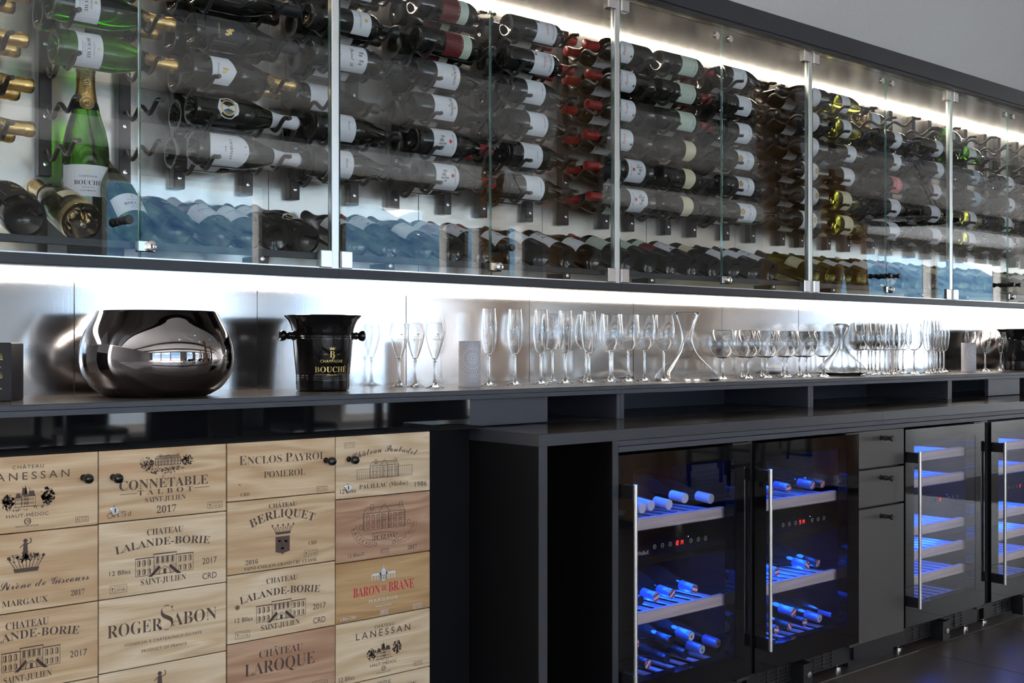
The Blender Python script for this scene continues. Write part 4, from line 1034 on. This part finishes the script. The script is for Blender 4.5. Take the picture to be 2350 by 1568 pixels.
def neck_bottle(Xw, Yw, Zw, label, capm, end, tilt=R(5)):
    """bottle lying with its closure towards the room, closure centre at X, Y, Z"""
    t = thing('chilled_bottle', label, 'bottle', (Xw, Yw, Zw), (tilt, 0, 0), 'bottles lying in the wine fridges')
    if 'body' not in nb:
        pr = prof_burgundy(.039)
        body = [(r, z) for r, z in pr]
        def conv(m):                              # bottle axis along +Y, mouth at the origin
            m.v = [(a, .298 - c, b) for a, b, c in m.v]; m.f = [tuple(q) for q in m.f]; return m
        nb['body'] = conv(MB().lathe(body, 24)).mesh('glass_body', MAT['g_dark'], True)
        cp = [(.0152, .236), (.0162, .240), (.0158, .27), (.0160, .272), (.0157, .274), (.0160, .285), (.0163, .287), (.0160, .289), (.0160, .2985), (.0150, .2995), (0, .2995)]
        for cm in ('cap_blue', 'cap_black', 'cap_paper'): nb[cm] = conv(MB().lathe(cp, 20)).mesh('screw_cap', MAT[cm], True)
        nb['disc'] = MB().add([(.0135 * math.cos(6.2832 * i / 16), -.0018, .0135 * math.sin(6.2832 * i / 16)) for i in range(16)], [tuple(range(16))]).mesh('cap_disc', MAT['cap_paper'])
        nb['stripe'] = MB().add([(-.013, -.0022, .0045), (.013, -.0022, .0045), (.010, -.0022, .0105), (-.010, -.0022, .0105), (-.013, -.0022, -.0045), (.013, -.0022, -.0045), (.010, -.0022, -.0105), (-.010, -.0022, -.0105)], [(0, 1, 2, 3), (4, 5, 6, 7)]).mesh('cap_stripe', MAT['print_red'])
        nb['tri'] = MB().add([(-.005, -.0022, -.004), (.005, -.0022, -.004), (0, -.0022, .005)], [(0, 1, 2)]).mesh('cap_stripe', MAT['print_black'])
        nb['neck'] = conv(MB().lathe([(.0165, .226), (.0160, .246)], 20)).mesh('neck_label', MAT['cap_paper'], True)
    link('glass_body', nb['body'], t); c = link('screw_cap', nb[capm], t)
    if end != 'plain':
        link('cap_disc', nb['disc'], c, None, (0, 0, 0))
        link('cap_emblem', nb['stripe' if end == 'stripe' else 'tri'], c, None, (0, random.uniform(-1, 1), 0))
    if capm == 'cap_black': link('neck_label', nb['neck'], t)
SH = ['top shelf', 'middle shelf', 'bottom shelf']
FR = [('first fridge', [
      (1474, 1170, 0, 'cap_paper', 'plain'), (1494, 1161, 0, 'cap_paper', 'plain'), (1535, 1159, 0, 'cap_paper', 'plain'), (1572, 1144, 0, 'cap_paper', 'plain'), (1631.5, 1145.5, 0, 'cap_paper', 'plain'),
      (1469, 1385, 1, 'cap_black', 'plain'), (1506, 1375, 1, 'cap_blue', 'stripe'), (1542, 1367, 1, 'cap_blue', 'stripe'), (1593.6, 1355.5, 1, 'cap_blue', 'stripe'),
      (1459, 1479, 2, 'cap_black', 'stripe'), (1539, 1472, 2, 'cap_black', 'plain'), (1586, 1460.6, 2, 'cap_blue', 'tri'), (1647.6, 1477.5, 2, 'cap_blue', 'tri'),
      (1486, 1541, 2, 'cap_black', 'stripe'), (1530, 1530, 2, 'cap_black', 'plain'), (1572.6, 1521, 2, 'cap_black', 'plain'), (1610.5, 1510.6, 2, 'cap_blue', 'tri')]),
      ('second fridge', [
      (1768, 1127, 0, 'cap_blue', 'stripe'), (1809, 1121, 0, 'cap_blue', 'stripe'), (1864, 1115, 0, 'cap_blue', 'stripe'), (1886.7, 1114, 0, 'cap_black', 'stripe'),
      (1782.6, 1320, 1, 'cap_blue', 'stripe'), (1852, 1304, 1, 'cap_blue', 'stripe'), (1876, 1293, 1, 'cap_black', 'stripe'),
      (1820.6, 1406, 2, 'cap_blue', 'stripe'), (1781, 1467, 2, 'cap_black', 'stripe'), (1811, 1458, 2, 'cap_black', 'stripe'), (1846, 1448.5, 2, 'cap_black', 'stripe'), (1880, 1442, 2, 'cap_blue', 'tri'), (1912, 1431.5, 2, 'cap_blue', 'tri')])]
CW = {'cap_paper': 'pale-capped', 'cap_black': 'black-capped', 'cap_blue': 'blue-capped'}
for nm, L_ in FR:
    cnt = {}
    for x, y, s_, cm, en in L_:
        cnt[s_] = cnt.get(s_, 0) + 1
        q = px(x, y, YCO + .105)
        q.z = max(q.z, sh12[s_] + .020)
        neck_bottle(q.x, q.y, q.z, '%s bottle lying in the %s, %s, %s counted from the handle' % (CW[cm], nm, SH[s_], FN[cnt[s_] - 1]), cm, en)
# filler panels between fridges, drawers
struct('trim_5', MB().box(F1 + FW, F2, YCO + .01, YCO + .03, .1, ZC - .1345 * YCO).box(F3 + FW, F4, YCO + .015, YCO + .035, .1, ZC - .1345 * YCO), MAT['cap_black'])
D0, D1 = px(1970, 1050, YCO).x, px(2074, 1050, YCO).x
t = thing('drawer_unit', 'narrow dark unit of three drawers between the fridges', 'drawer unit')
MB().box(D0 + .002, D1 - .002, YCO + .02, 2.8, .03, ZC - .1345 * YCO).build('carcass', MAT['black_satin'], t)
def zpix(x, y): return px(x, y, YCO).z
dz = [(zpix(1970, 992), zpix(1970, 1076)), (zpix(1970, 1082), zpix(1970, 1167)), (zpix(1970, 1172), zpix(1970, 1480))]
dz = [(ZC - .1352 * YCO, ZC - .1932 * YCO), (ZC - .1965 * YCO, ZC - .2545 * YCO), (ZC - .2578 * YCO, ZC - .467 * YCO)]
for k, (z1, z0) in enumerate(dz):
    d = MB().bbox(D0 + .002, D1 - .002, YCO - .002, YCO + .018, z0, z1, .001).build('drawer', MAT['drawer'], t)
    kx = px(2020, 1000, YCO).x
    kz = (zpix(2020, 1005), zpix(2020, 1096), zpix(2020, 1184))[k]
    link('drawer_knob', knob_me, d, (kx, YCO - .002, kz), (R(90), 0, 0))
MB().box(D0, D1, YK + .01, YK + .03, 0, .12).build('plinth', MAT['black_satin'], t)
struct('baseboard_1', MB().box(F1, XR, 2.55, 2.57, 0, .12), MAT['cap_black'])

# ------------------------------------------------------------------ crate-fronted cupboards
KC = CT                                                          # projection constant
def cpx(x, y): return px(x, y, YCR)
XE = [px(-115, 1200, YCR).x, px(226, 1200, YCR).x, px(521, 1200, YCR).x, px(770, 1200, YCR).x, px(988, 1200, YCR).x]
TOPZ = ZC - .0933 * YCR
ROWS = [[.1583, .2254, .2924, .36, .4275], [.1577, .2254, .2908, .356, .423], [.1497, .2198, .2857, .353, .42], [.158, .2237, .2855, .3493, .414]]
CM = [['pine_light', 'pine_light', 'pine_light', 'pine_pale', 'pine_pale', 'pine_light'], ['pine_light', 'pine_pale', 'pine_pale', 'pine_pale', 'pine_light', 'pine_light'],
      ['pine_light', 'pine_light', 'pine_pale', 'pine_pink', 'pine_light', 'pine_light'], ['pine_pale', 'pine_pink', 'pine_tan', 'pine_pale', 'pine_pale', 'pine_light']]
def A(x, y): return (x / 2.579, 960 + y / 2.579)
def B(x, y): return (500 + x / 2.578, 960 + y / 2.578)
YP = YCR - .0006
class Panel(Flat):                                                # print laid out on the door plane, in metres (X, Z)
    def __init__(s, cv): super().__init__(); s.c = cv
    def at(s, x, y):
        p = px(*s.c(x, y), YCR); return p.x, p.z
    def sz(s, x, y, w_, h_):
        k = 2.579; xa, ya = s.c(x, y); a = px(xa - w_ / 2 / k, ya, YCR); b = px(xa + w_ / 2 / k, ya, YCR)
        return b.x - a.x, (h_ / k) * YCR / (CT * (VPX - xa))
    def T(s, txt, x, y, w_, h_, style='serif', arc=0, track=0, caps=None):
        X, Z = s.at(x, y); W_, H_ = s.sz(x, y, w_, h_); s.text(txt, X, Z, W_, H_, style, arc * H_, track, caps); return s
    def box_(s, x, y, w_, h_): X, Z = s.at(x, y); W_, H_ = s.sz(x, y, w_, h_); return X - W_ / 2, Z - H_ / 2, X + W_ / 2, Z + H_ / 2
    def stamp(s, x, y, w_=80, h_=32):
        x0, z0, x1, z1 = s.box_(x, y, w_, h_); s.frame(x0, z0, x1, z1, .0008)
        W_ = x1 - x0; H_ = z1 - z0; s.line((x0 + W_ * .3, z0), (x0 + W_ * .3, z1), .0006); s.disc(x0 + W_ * .15, z0 + H_ * .62, W_ * .05, 8); s.line((x0 + W_ * .15, z0 + H_ * .15), (x0 + W_ * .15, z0 + H_ * .6), .001)
        s.line((x0 + W_ * .38, z0 + H_ * .78), (x0 + W_ * .93, z0 + H_ * .78), .0008); s.text('HT DB', x0 + W_ * .66, z0 + H_ * .35, W_ * .45, H_ * .3, 'sans')
    def ringm(s, x, y, r): X, Z = s.at(x, y); W_, H_ = s.sz(x, y, 2 * r, 2 * r); s.ring(X, Z, H_ / 2, .0012, 12)
    def house(s, x, y, w_, h_):                                  # long house with central stair, like the printed one
        x0, z0, x1, z1 = s.box_(x, y, w_, h_); W_ = x1 - x0; H_ = z1 - z0; t_ = .0010
        fx = lambda q: x0 + q * W_
        fz = lambda q: z0 + q * H_
        s.frame(fx(0), fz(.08), fx(1), fz(.85), t_); s.frame(fx(.31), fz(.08), fx(.70), fz(.97), t_)
        s.line((fx(-.01), fz(.87)), (fx(.31), fz(.87)), .0014); s.line((fx(.70), fz(.87)), (fx(1.01), fz(.87)), .0014); s.line((fx(.30), fz(.985)), (fx(.71), fz(.985)), .0018)
        for q in (.03, .12, .21, .74, .83, .92):
            for z_, hh in ((.52, .25), (.14, .22)):
                s.frame(fx(q), fz(z_), fx(q + .045), fz(z_ + hh), t_); s.line((fx(q + .022), fz(z_)), (fx(q + .022), fz(z_ + hh)), .0005); s.rect(fx(q + .03), fz(z_ + .02), fx(q + .042), fz(z_ + hh - .02))
        for q in (.35, .44, .52, .61): s.frame(fx(q), fz(.55), fx(q + .05), fz(.86), t_); s.rect(fx(q + .012), fz(.58), fx(q + .038), fz(.83))
        for q in (0, .08, .17, .26): s.line((fx(q + .06), fz(.08)), (fx(q + .06), fz(.85)), .0004)
        for sg in (-1, 1):
            c = .5; s.poly([(fx(c + sg * .29), fz(0)), (fx(c + sg * .22), fz(0)), (fx(c + sg * .07), fz(.36)), (fx(c + sg * .10), fz(.46))])
        s.path([(fx(.40), fz(.05)), (fx(.42), fz(.28)), (fx(.5), fz(.40)), (fx(.58), fz(.28)), (fx(.60), fz(.05))], .0012)
        s.rect(fx(.475), fz(.08), fx(.525), fz(.3))
        for q in range(9): s.line((fx(.31 + q * .012), fz(.08)), (fx(.31 + q * .012), fz(.5)), .0004); s.line((fx(.69 - q * .012), fz(.08)), (fx(.69 - q * .012), fz(.5)), .0004)
    def blobs(s, x, y, w_, h_, n, r=.0022, seed=1):
        rg = random.Random(seed); x0, z0, x1, z1 = s.box_(x, y, w_, h_)
        for _ in range(n):
            a = rg.uniform(0, 6.28); q = rg.uniform(0, 1) ** .6
            X = (x0 + x1) / 2 + (x1 - x0) / 2 * q * math.cos(a); Z = (z0 + z1) / 2 + (z1 - z0) / 2 * q * math.sin(a)
            if rg.random() < .6: s.disc(X, Z, r * rg.uniform(.4, 1), 6)
            else: s.line((X, Z), (X + rg.uniform(-1, 1) * r * 2, Z + rg.uniform(-1, 1) * r * 2), r * .4)
    def castle(s, x, y, w_, h_):
        x0, z0, x1, z1 = s.box_(x, y, w_, h_); W_ = x1 - x0; H_ = z1 - z0; fx = lambda q: x0 + q * W_; fz = lambda q: z0 + q * H_; t_ = .0007
        for a, b, z_, rf in ((.05, .3, .5, .72), (.3, .55, .62, .95), (.55, .85, .55, .8), (.42, .5, .7, 1.0)):
            s.frame(fx(a), fz(.1), fx(b), fz(z_), t_); s.poly([(fx(a), fz(z_)), (fx(b), fz(z_)), (fx(b - .06), fz(rf)), (fx(a + .06), fz(rf))])
            n = int((b - a) / .05)
            for k in range(n):
                for zz in (.2, .38, .52):
                    if zz + .08 < z_: s.rect(fx(a + .02 + k * .05), fz(zz), fx(a + .04 + k * .05), fz(zz + .09))
        s.rect(fx(.44), fz(.9), fx(.455), fz(1.08)); s.rect(fx(.33), fz(.8), fx(.345), fz(1.02)); s.rect(fx(.62), fz(.75), fx(.635), fz(.95))
        s.line((fx(0), fz(.09)), (fx(1), fz(.09)), .001)
    def manor(s, x, y, w_, h_):
        x0, z0, x1, z1 = s.box_(x, y, w_, h_); W_ = x1 - x0; H_ = z1 - z0; fx = lambda q: x0 + q * W_; fz = lambda q: z0 + q * H_; t_ = .0011
        s.frame(fx(.0), fz(0), fx(1), fz(.66), t_); s.path([(fx(0), fz(.66)), (fx(.08), fz(.9)), (fx(.92), fz(.9)), (fx(1), fz(.66))], .0011)
        s.path([(fx(.36), fz(.66)), (fx(.5), fz(1)), (fx(.64), fz(.66))], .001)
        for q in (.17, .86): s.frame(fx(q), fz(.8), fx(q + .07), fz(1.02), .001)
        for k in range(6): s.line((fx(.05 + .02 * k), fz(.68 + .036 * k)), (fx(.95 - .02 * k), fz(.68 + .036 * k)), .0004)
        for q in (.08, .2, .32, .46, .60, .72, .85):
            for zz in (.36, .06): s.frame(fx(q), fz(zz), fx(q + .065), fz(zz + .22), t_); s.line((fx(q + .032), fz(zz)), (fx(q + .032), fz(zz + .22)), .0004); s.line((fx(q), fz(zz + .11)), (fx(q + .065), fz(zz + .11)), .0004)
        for q in (0, .42, .58, .96):
            for k in range(9): s.rect(fx(q), fz(.02 + k * .072), fx(q + .035), fz(.05 + k * .072))
        s.line((fx(-.01), fz(.33)), (fx(1.01), fz(.33)), .0006)
    def lalande(s, x, y, k):                                      # the whole printed design around its house centre
        s.house(x, y, 335 * k, 135 * k)
prints = {}
def new(c, r, cv, ink='burn'):
    p_ = Panel(cv); prints.setdefault((c, r), []).append((p_, ink)); return p_
# column 1
p_ = new(0, 0, A); p_.T('CHÂTEAU', 167, 287, 185, 21, 'sans', track=.12); p_.T('LANESSAN', 172, 340, 488, 45, 'sans', track=.22); p_.castle(157, 470, 150, 130); p_.blobs(45, 500, 85, 85, 110, .003, 2); p_.blobs(285, 458, 78, 110, 130, .003, 3)
p_.blobs(100, 545, 140, 18, 30, .0014, 4); p_.blobs(240, 520, 90, 20, 24, .0014, 5); p_.T('HAUT-MÉDOC', 163, 573, 250, 21, 'sans', track=.05); p_.T('DB', 163, 611, 34, 22, 'sans'); p_.ringm(163, 611, 19); p_.T('DOMAINE BOUTEILLER', 160, 638, 138, 9, 'serif'); p_.stamp(485, 598, 75, 32)
def crown(s, x, y, w_, h_):
    x0, z0, x1, z1 = s.box_(x, y, w_, h_); W_ = x1 - x0; H_ = z1 - z0; fx = lambda q: x0 + q * W_; fz = lambda q: z0 + q * H_
    s.poly([(fx(.18), fz(0)), (fx(.82), fz(0)), (fx(.86), fz(.22)), (fx(.14), fz(.22))])
    for k in range(5): q = k / 4; s.line((fx(.2 + .6 * q), fz(.2)), (fx(.02 + .96 * q), fz(.75)), .0016); s.disc(fx(.02 + .96 * q), fz(.82), H_ * .09, 8)
    for k in range(4): q = (k + .5) / 4; s.line((fx(.2 + .6 * q), fz(.2)), (fx(.06 + .88 * q), fz(.55)), .0012); s.disc(fx(.06 + .88 * q), fz(.6), H_ * .055, 6)
def emblem(s, x, y):                                              # crown crest with a standing figure above it
    crown(s, x, y + 50, 215, 110); s.blobs(x, y + 18, 200, 60, 110, .0022, 9)
    x0, z0, x1, z1 = s.box_(x - 5, y - 30, 60, 130); W_ = x1 - x0; H_ = z1 - z0
    s.disc((x0 + x1) / 2, z1 - H_ * .12, H_ * .10, 10); s.poly([(x0 + W_ * .3, z1 - H_ * .22), (x1 - W_ * .3, z1 - H_ * .22), (x1 - W_ * .25, z0 + H_ * .3), (x1 - W_ * .1, z0), (x0 + W_ * .1, z0), (x0 + W_ * .25, z0 + H_ * .3)])
    s.path([(x1 - W_ * .3, z1 - H_ * .28), (x1 + W_ * .1, z1 - H_ * .2), (x1, z1)], .002); s.path([(x0 + W_ * .3, z1 - H_ * .28), (x0 - W_ * .05, z1 - H_ * .42)], .002)
p_ = new(0, 1, A); emblem(p_, 155, 805); p_.T('La Sirène de Giscours', 215, 972, 640, 46, 'script'); p_.T('2017', 460, 1030, 80, 32); p_.T('MARGAUX', 148, 1085, 272, 36, 'serif')
p_ = new(0, 2, A); p_.T('CHATEAU', 162, 1215, 255, 44); p_.T('LALANDE-BORIE', 175, 1300, 605, 50, arc=.55); p_.house(185, 1420, 345, 140); p_.T('SAINT-JULIEN', 165, 1530, 285, 38); p_.T('2017', 465, 1390, 102, 38, 'sans')
# column 2
p_ = new(1, 0, A); p_.manor(995, 245, 150, 62); p_.blobs(868, 268, 84, 72, 120, .0022, 11); p_.blobs(1108, 248, 70, 64, 110, .0022, 12); p_.blobs(980, 306, 260, 44, 170, .0018, 13)
p_.T('CONNÉTABLE', 975, 380, 525, 56, 'serif'); p_.T('TALBOT', 980, 429, 325, 30, 'serif', track=.35); a = p_.at(762, 450); b = p_.at(1192, 408)
for (xa, xb, yy) in ((710, 812, 452), (1148, 1240, 410)): q0 = p_.at(xa, yy + 2); q1 = p_.at(xb, yy - 3); p_.line((q0[0], q0[1]), (q1[0], q0[1]), .0012)
p_.T('SAINT-JULIEN', 980, 474, 240, 30); p_.T('2017', 985, 536, 115, 42); p_.T('6 x 75 cl', 722, 568, 108, 30); p_.ringm(650, 578, 15); p_.stamp(1272, 513, 86, 36)
p_ = new(1, 1, A); p_.T('CHATEAU', 978, 664, 215, 37); p_.T('LALANDE-BORIE', 970, 752, 560, 46, arc=.55); p_.house(975, 862, 340, 132); p_.T('12 Blles', 710, 915, 125, 28, 'sans'); p_.T('SAINT-JULIEN', 968, 955, 268, 36); p_.T('2017', 1240, 841, 86, 36, 'sans'); p_.T('CRD', 1240, 931, 84, 36, 'sans'); p_.stamp(700, 1011, 100, 46)
p_ = new(1, 2, A); p_.T('ROGER', 800, 1241, 325, 76, 'serifthin'); p_.T('S', 985, 1178, 80, 148, 'serifhair'); p_.T('ABON', 1152, 1171, 262, 76, 'serifthin'); p_.T('VIGNERON À CHÂTEAUNEUF-DU-PAPE', 970, 1305, 458, 17, 'sans', track=.08); p_.T('PRODUCT OF FRANCE', 973, 1356, 266, 17, 'sans', track=.08)
p_ = new(1, 3, A); emblem(p_, 950, 1590)
# column 3
p_ = new(2, 0, B); p_.T('ENCLOS PAYROL', 388, 232, 510, 54, 'serifthin', caps=.85); p_.T('POMEROL', 395, 325, 243, 40, 'serifthin'); p_.T('CRD', 160, 452, 52, 20); p_.stamp(615, 416, 62, 28); p_.blobs(128, 396, 18, 10, 10, .0012, 3)
p_ = new(2, 1, B); p_.T('CHÂTEAU', 385, 512, 165, 27); p_.T('BERLIQUET', 385, 608, 385, 50, arc=.95); crown(p_, 385, 652, 130, 68)
x0, z0, x1, z1 = p_.box_(383, 748, 84, 100); p_.poly([(x0, z1), (x1, z1), (x1, z0 + .004), ((x0 + x1) / 2 + .003, z0), ((x0 + x1) / 2, z0 - .004), ((x0 + x1) / 2 - .003, z0), (x0, z0 + .004)][::-1])
p_.T('CRD', 560, 735, 48, 23); p_.stamp(550, 797, 80, 38); p_.T('2016', 200, 852, 74, 27); p_.T('SAINT-ÉMILION GRAND CRU CLASSÉ', 375, 863, 430, 21)
q_ = new(2, 1, B, 'pine_light')
for dx, dy in ((-19, -20), (19, -20), (0, 22)):
    X, Z = q_.at(383 + dx, 748 + dy); q_.disc(X, Z, .0035, 8, .0022); q_.line((X - .002, Z), (X - .0035, Z + .004), .0014); q_.line((X, Z), (X + .004, Z + .003), .0014)
p_ = new(2, 2, B); p_.T('CHATEAU', 380, 951, 185, 33); p_.T('LALANDE-BORIE', 373, 1044, 475, 43, arc=.55); p_.house(375, 1136, 290, 122); p_.T('12 Blles', 153, 1192, 105, 27, 'sans'); p_.T('SAINT-JULIEN', 370, 1222, 228, 33); p_.T('2017', 600, 1110, 76, 34, 'sans'); p_.T('CRD', 600, 1193, 72, 34, 'sans'); p_.stamp(146, 1282, 84, 42)
p_ = new(2, 3, B, 'burn'); p_.T('CHÂTEAU', 375, 1374, 258, 44, 'serifthin'); p_.T('LAROQUE', 370, 1452, 415, 74, 'serifthin'); p_.stamp(592, 1568, 66, 30); p_.ringm(640, 1558, 10)
X, Z = p_.at(112, 1120)
k_ = new(2, 2, B, 'burn_soft'); k_.disc(*k_.at(115, 1122), .006, 12); 
# column 4
p_ = new(3, 0, B); p_.T('Château Fonbadet', 992, 215, 385, 40, 'script', arc=.9); p_.manor(985, 295, 170, 105); x0, z0, x1, z1 = p_.box_(990, 325, 335, 50)
for xa, xb, zq in ((820, 900, 330), (1060, 1150, 305)):
    a0 = p_.box_((xa + xb) / 2, zq, xb - xa, 52); p_.frame(*a0, .0008)
    for k in range(7): xq = a0[0] + (a0[2] - a0[0]) * (k + .5) / 7; p_.line((xq, a0[1]), (xq, a0[3] - .003), .0007)
p_.line(*[(x0, z0), (x1, z0)], .0008); p_.T('PAUILLAC (Médoc)', 982, 393, 288, 26); p_.T('1986', 1200, 388, 70, 30, 'sans'); p_.T('12 Blles', 770, 431, 95, 28, 'sans'); p_.stamp(778, 160, 62, 30)
p_ = new(3, 1, B); p_.manor(985, 578, 248, 145)
def ribbon(s, pts, hw, t_):
    up = []; dn = []
    P_ = [s.at(*q) for q in pts]; H_ = s.sz(985, 700, 10, hw)[1]
    for k, (a, b) in enumerate(P_):
        a0 = P_[max(k - 1, 0)]; a1 = P_[min(k + 1, len(P_) - 1)]; dx, dy = a1[0] - a0[0], a1[1] - a0[1]; L_ = math.hypot(dx, dy); up.append((a - dy / L_ * H_, b + dx / L_ * H_)); dn.append((a + dy / L_ * H_, b - dx / L_ * H_))
    s.path(up, t_); s.path(dn, t_); s.line(up[0], dn[0], t_); s.line(up[-1], dn[-1], t_)
ribbon(p_, [(805, 655), (815, 690), (840, 718), (875, 738), (912, 742)], 20, .0008); ribbon(p_, [(915, 704), (950, 697), (985, 693), (1020, 694), (1055, 700)], 22, .0009); ribbon(p_, [(1060, 722), (1100, 712), (1135, 685), (1155, 650), (1165, 610)], 19, .0008)
p_.ringm(845, 650, 12); p_.ringm(1128, 612, 12); p_.ringm(932, 745, 10); p_.ringm(1042, 735, 10)
p_.T('DU GLANA', 985, 700, 128, 26)
for txt, pts in (('CHATEAU', [(806, 664), (812, 684), (824, 702), (840, 717), (858, 729), (878, 737), (898, 741)]), ('SAINT JULIEN', [(1068, 722), (1080, 718), (1092, 713), (1103, 706), (1113, 698), (1122, 690), (1130, 681), (1138, 671), (1145, 660), (1151, 648), (1156, 636), (1160, 622)])):
    for k, ch in enumerate(txt):
        if ch == ' ': continue
        X, Z = p_.at(*pts[k]); a0 = p_.at(*pts[max(k - 1, 0)]); a1 = p_.at(*pts[min(k + 1, len(pts) - 1)]); an = math.atan2(a1[1] - a0[1], a1[0] - a0[0])
        g = glyph(ch, 'serif'); s_ = .0085 / .7 if txt[0] == 'C' else .0068 / .7; n = len(p_.v)
        for a, b in g[0]: lx, ly = (a - g[2] / 2) * s_ * .8, (b - .35) * s_; p_.v.append((X + lx * math.cos(an) - ly * math.sin(an), Z + lx * math.sin(an) + ly * math.cos(an)))
        p_.f += [tuple(n + i for i in f_) for f_ in g[1]]
p_.T('2017', 1150, 761, 54, 25); p_.T('12 Blles', 808, 811, 74, 22, 'sans'); p_.ringm(857, 803, 8); p_.stamp(987, 784, 50, 26)
p_ = new(3, 2, B, 'ink_red'); p_.T('BARON', 880, 1023, 158, 56, 'serif'); p_.T('DE', 984, 1003, 32, 34, 'serif'); p_.T('BRANE', 1085, 985, 150, 58, 'serif')
p_ = new(3, 2, B, 'print_white'); p_.T('MARGAUX', 980, 1070, 170, 17, 'sans', track=.15); p_.T('HENRI LURTON', 980, 1107, 92, 8, 'sans'); p_.T('2012', 983, 1146, 48, 23); p_.T('6 Blles CRD', 770, 1186, 92, 17, 'sans'); p_.stamp(1180, 1110, 52, 24)
x0, z0, x1, z1 = p_.box_(980, 912, 145, 100); W_ = x1 - x0; H_ = z1 - z0
p_.poly([(x0 + W_ * .40, z0 + H_ * .52), (x0 + W_ * .60, z0 + H_ * .52), (x0 + W_ * .56, z0 + H_ * .70), (x0 + W_ * .51, z0 + H_ * .78), (x0 + W_ * .5, z1), (x0 + W_ * .49, z0 + H_ * .78), (x0 + W_ * .44, z0 + H_ * .70)])
p_.poly([(x0, z0 + H_ * .38), (x1, z0 + H_ * .38), (x1 - W_ * .05, z0 + H_ * .5), (x0 + W_ * .05, z0 + H_ * .5)]); p_.rect(x0 + W_ * .34, z0 + H_ * .1, x0 + W_ * .40, z0 + H_ * .5); p_.rect(x0 + W_ * .6, z0 + H_ * .1, x0 + W_ * .66, z0 + H_ * .5); p_.rect(x0 + W_ * .45, z0, x0 + W_ * .55, z0 + H_ * .3)
for k in range(9):
    q = .02 + k * .115
    p_.rect(x0 + W_ * q, z0 + H_ * .1, x0 + W_ * (q + .03), z0 + H_ * .38)
p_ = new(3, 3, B); p_.T('CHÂTEAU', 985, 1226, 118, 18, 'sans', track=.12); p_.T('LANESSAN', 980, 1264, 320, 40, 'sans', track=.22); p_.castle(985, 1378, 100, 100); p_.blobs(908, 1400, 56, 70, 110, .0026, 22); p_.blobs(1058, 1352, 50, 80, 120, .0026, 23); p_.blobs(960, 1430, 100, 14, 26, .0012, 24)
p_.T('HAUT-MÉDOC', 980, 1450, 158, 18, 'sans'); p_.T('DB', 980, 1478, 24, 17, 'sans'); p_.ringm(980, 1478, 13); p_.T('12 Blles', 762, 1542, 92, 26, 'sans'); p_.stamp(1183, 1450, 48, 24); p_.T('DOMAINE BOUTEILLER', 980, 1502, 86, 7)
p_ = new(3, 4, B); p_.T('CHÂTEAU', 985, 1563, 80, 26); p_.T('LARRIVET HAUT-BRION', 1010, 1608, 330, 34)

for cu, cols, lab in ((0, (0, 1), 'cupboard faced with printed wine-crate ends, pair of doors nearest the gift box'), (1, (2, 3), 'cupboard faced with printed wine-crate ends, pair of doors beside the counter')):
    xa, xb = XE[cols[0]], XE[cols[1] + 1]
    t = thing('crate_cupboard', lab, 'cupboard')
    MB().box(xa, xb - .002, YCR + .022, 2.95, .05, TOPZ - .001).box(xa, xb - .002, YCR + .06, 2.9, 0, .05).build('carcass', MAT['black_satin'], t)
    for c in cols:
        zs = [TOPZ] + [ZC - k * YCR for k in ROWS[c]] + [.05]
        for r in range(len(zs) - 1):
            g = .0011
            x0_, x1_, z1_, z0_ = XE[c] + g, XE[c + 1] - g - (.001 if c % 2 else 0), zs[r] - g, zs[r + 1] + g
            o = MB().bbox(x0_ - (x0_ + x1_) / 2, x1_ - (x0_ + x1_) / 2, 0, .02, z0_ - (z0_ + z1_) / 2, z1_ - (z0_ + z1_) / 2, .0012).build('crate_panel', MAT[CM[c][r]], t, False, ((x0_ + x1_) / 2, YCR, (z0_ + z1_) / 2))
            for p_, ink in prints.get((c, r), []):
                cx_, cz_ = o.location.x, o.location.z
                keep = Flat(); keep.v = p_.v; keep.f = p_.f
                keep.mapped('print', lambda a, b: (a - cx_, -.0006, b - cz_), ink, o)['kind'] = 'stuff'
        kp = {0: A(518, 352), 1: A(690, 350), 2: B(665, 250), 3: B(795, 243)}[c]
        dx = {0: -9, 1: -8, 2: -10, 3: -8}[c]
        q = px(kp[0] + dx, kp[1], YCR)
        kn = MB().lathe([(0, 0), (.0075, 0), (.0075, .003), (.004, .008), (.0045, .016), (.0095, .022), (.0115, .029), (.0095, .036), (.005, .039), (0, .0395)], 20).build('door_knob', MAT['black_gloss'], t, True, (q.x, YCR, q.z)); kn.rotation_euler = (R(90), 0, 0)
        if c in (1, 3):
            q = px(*((A(675, 545)) if c == 1 else B(765, 410)), YCR)
            lk = MB().lathe([(0, 0), (.0105, 0), (.0105, .004), (.008, .007), (0, .007)], 20).build('door_lock', MAT['chrome'], t, True, (q.x, YCR, q.z)); lk.rotation_euler = (R(90), 0, 0)
            MB().box(-.0012, .0012, -.0005, .0005, -.005, .005).build('keyhole', MAT['cap_black'], t, False, (q.x, YCR - .0074, q.z))
struct('wall_panel', MB().box(-.6, X1 - .002, 2.575, 2.59, TOPZ, Z_SH0), MAT['black_gloss'])
tag(MB().bbox(XE[0] - .3, X1, YCR + .002, 2.62, TOPZ - .0005, TOPZ + .004, .0005).build('cupboard_top', MAT['matte_black']), 'thin glossy black top board over the crate cupboards', 'board')
struct('trim_6', MB().box(XE[4], XC + .002, YCR + .06, YCR + .08, 0, TOPZ), MAT['matte_black'])
bpy.data.objects.remove(_to)
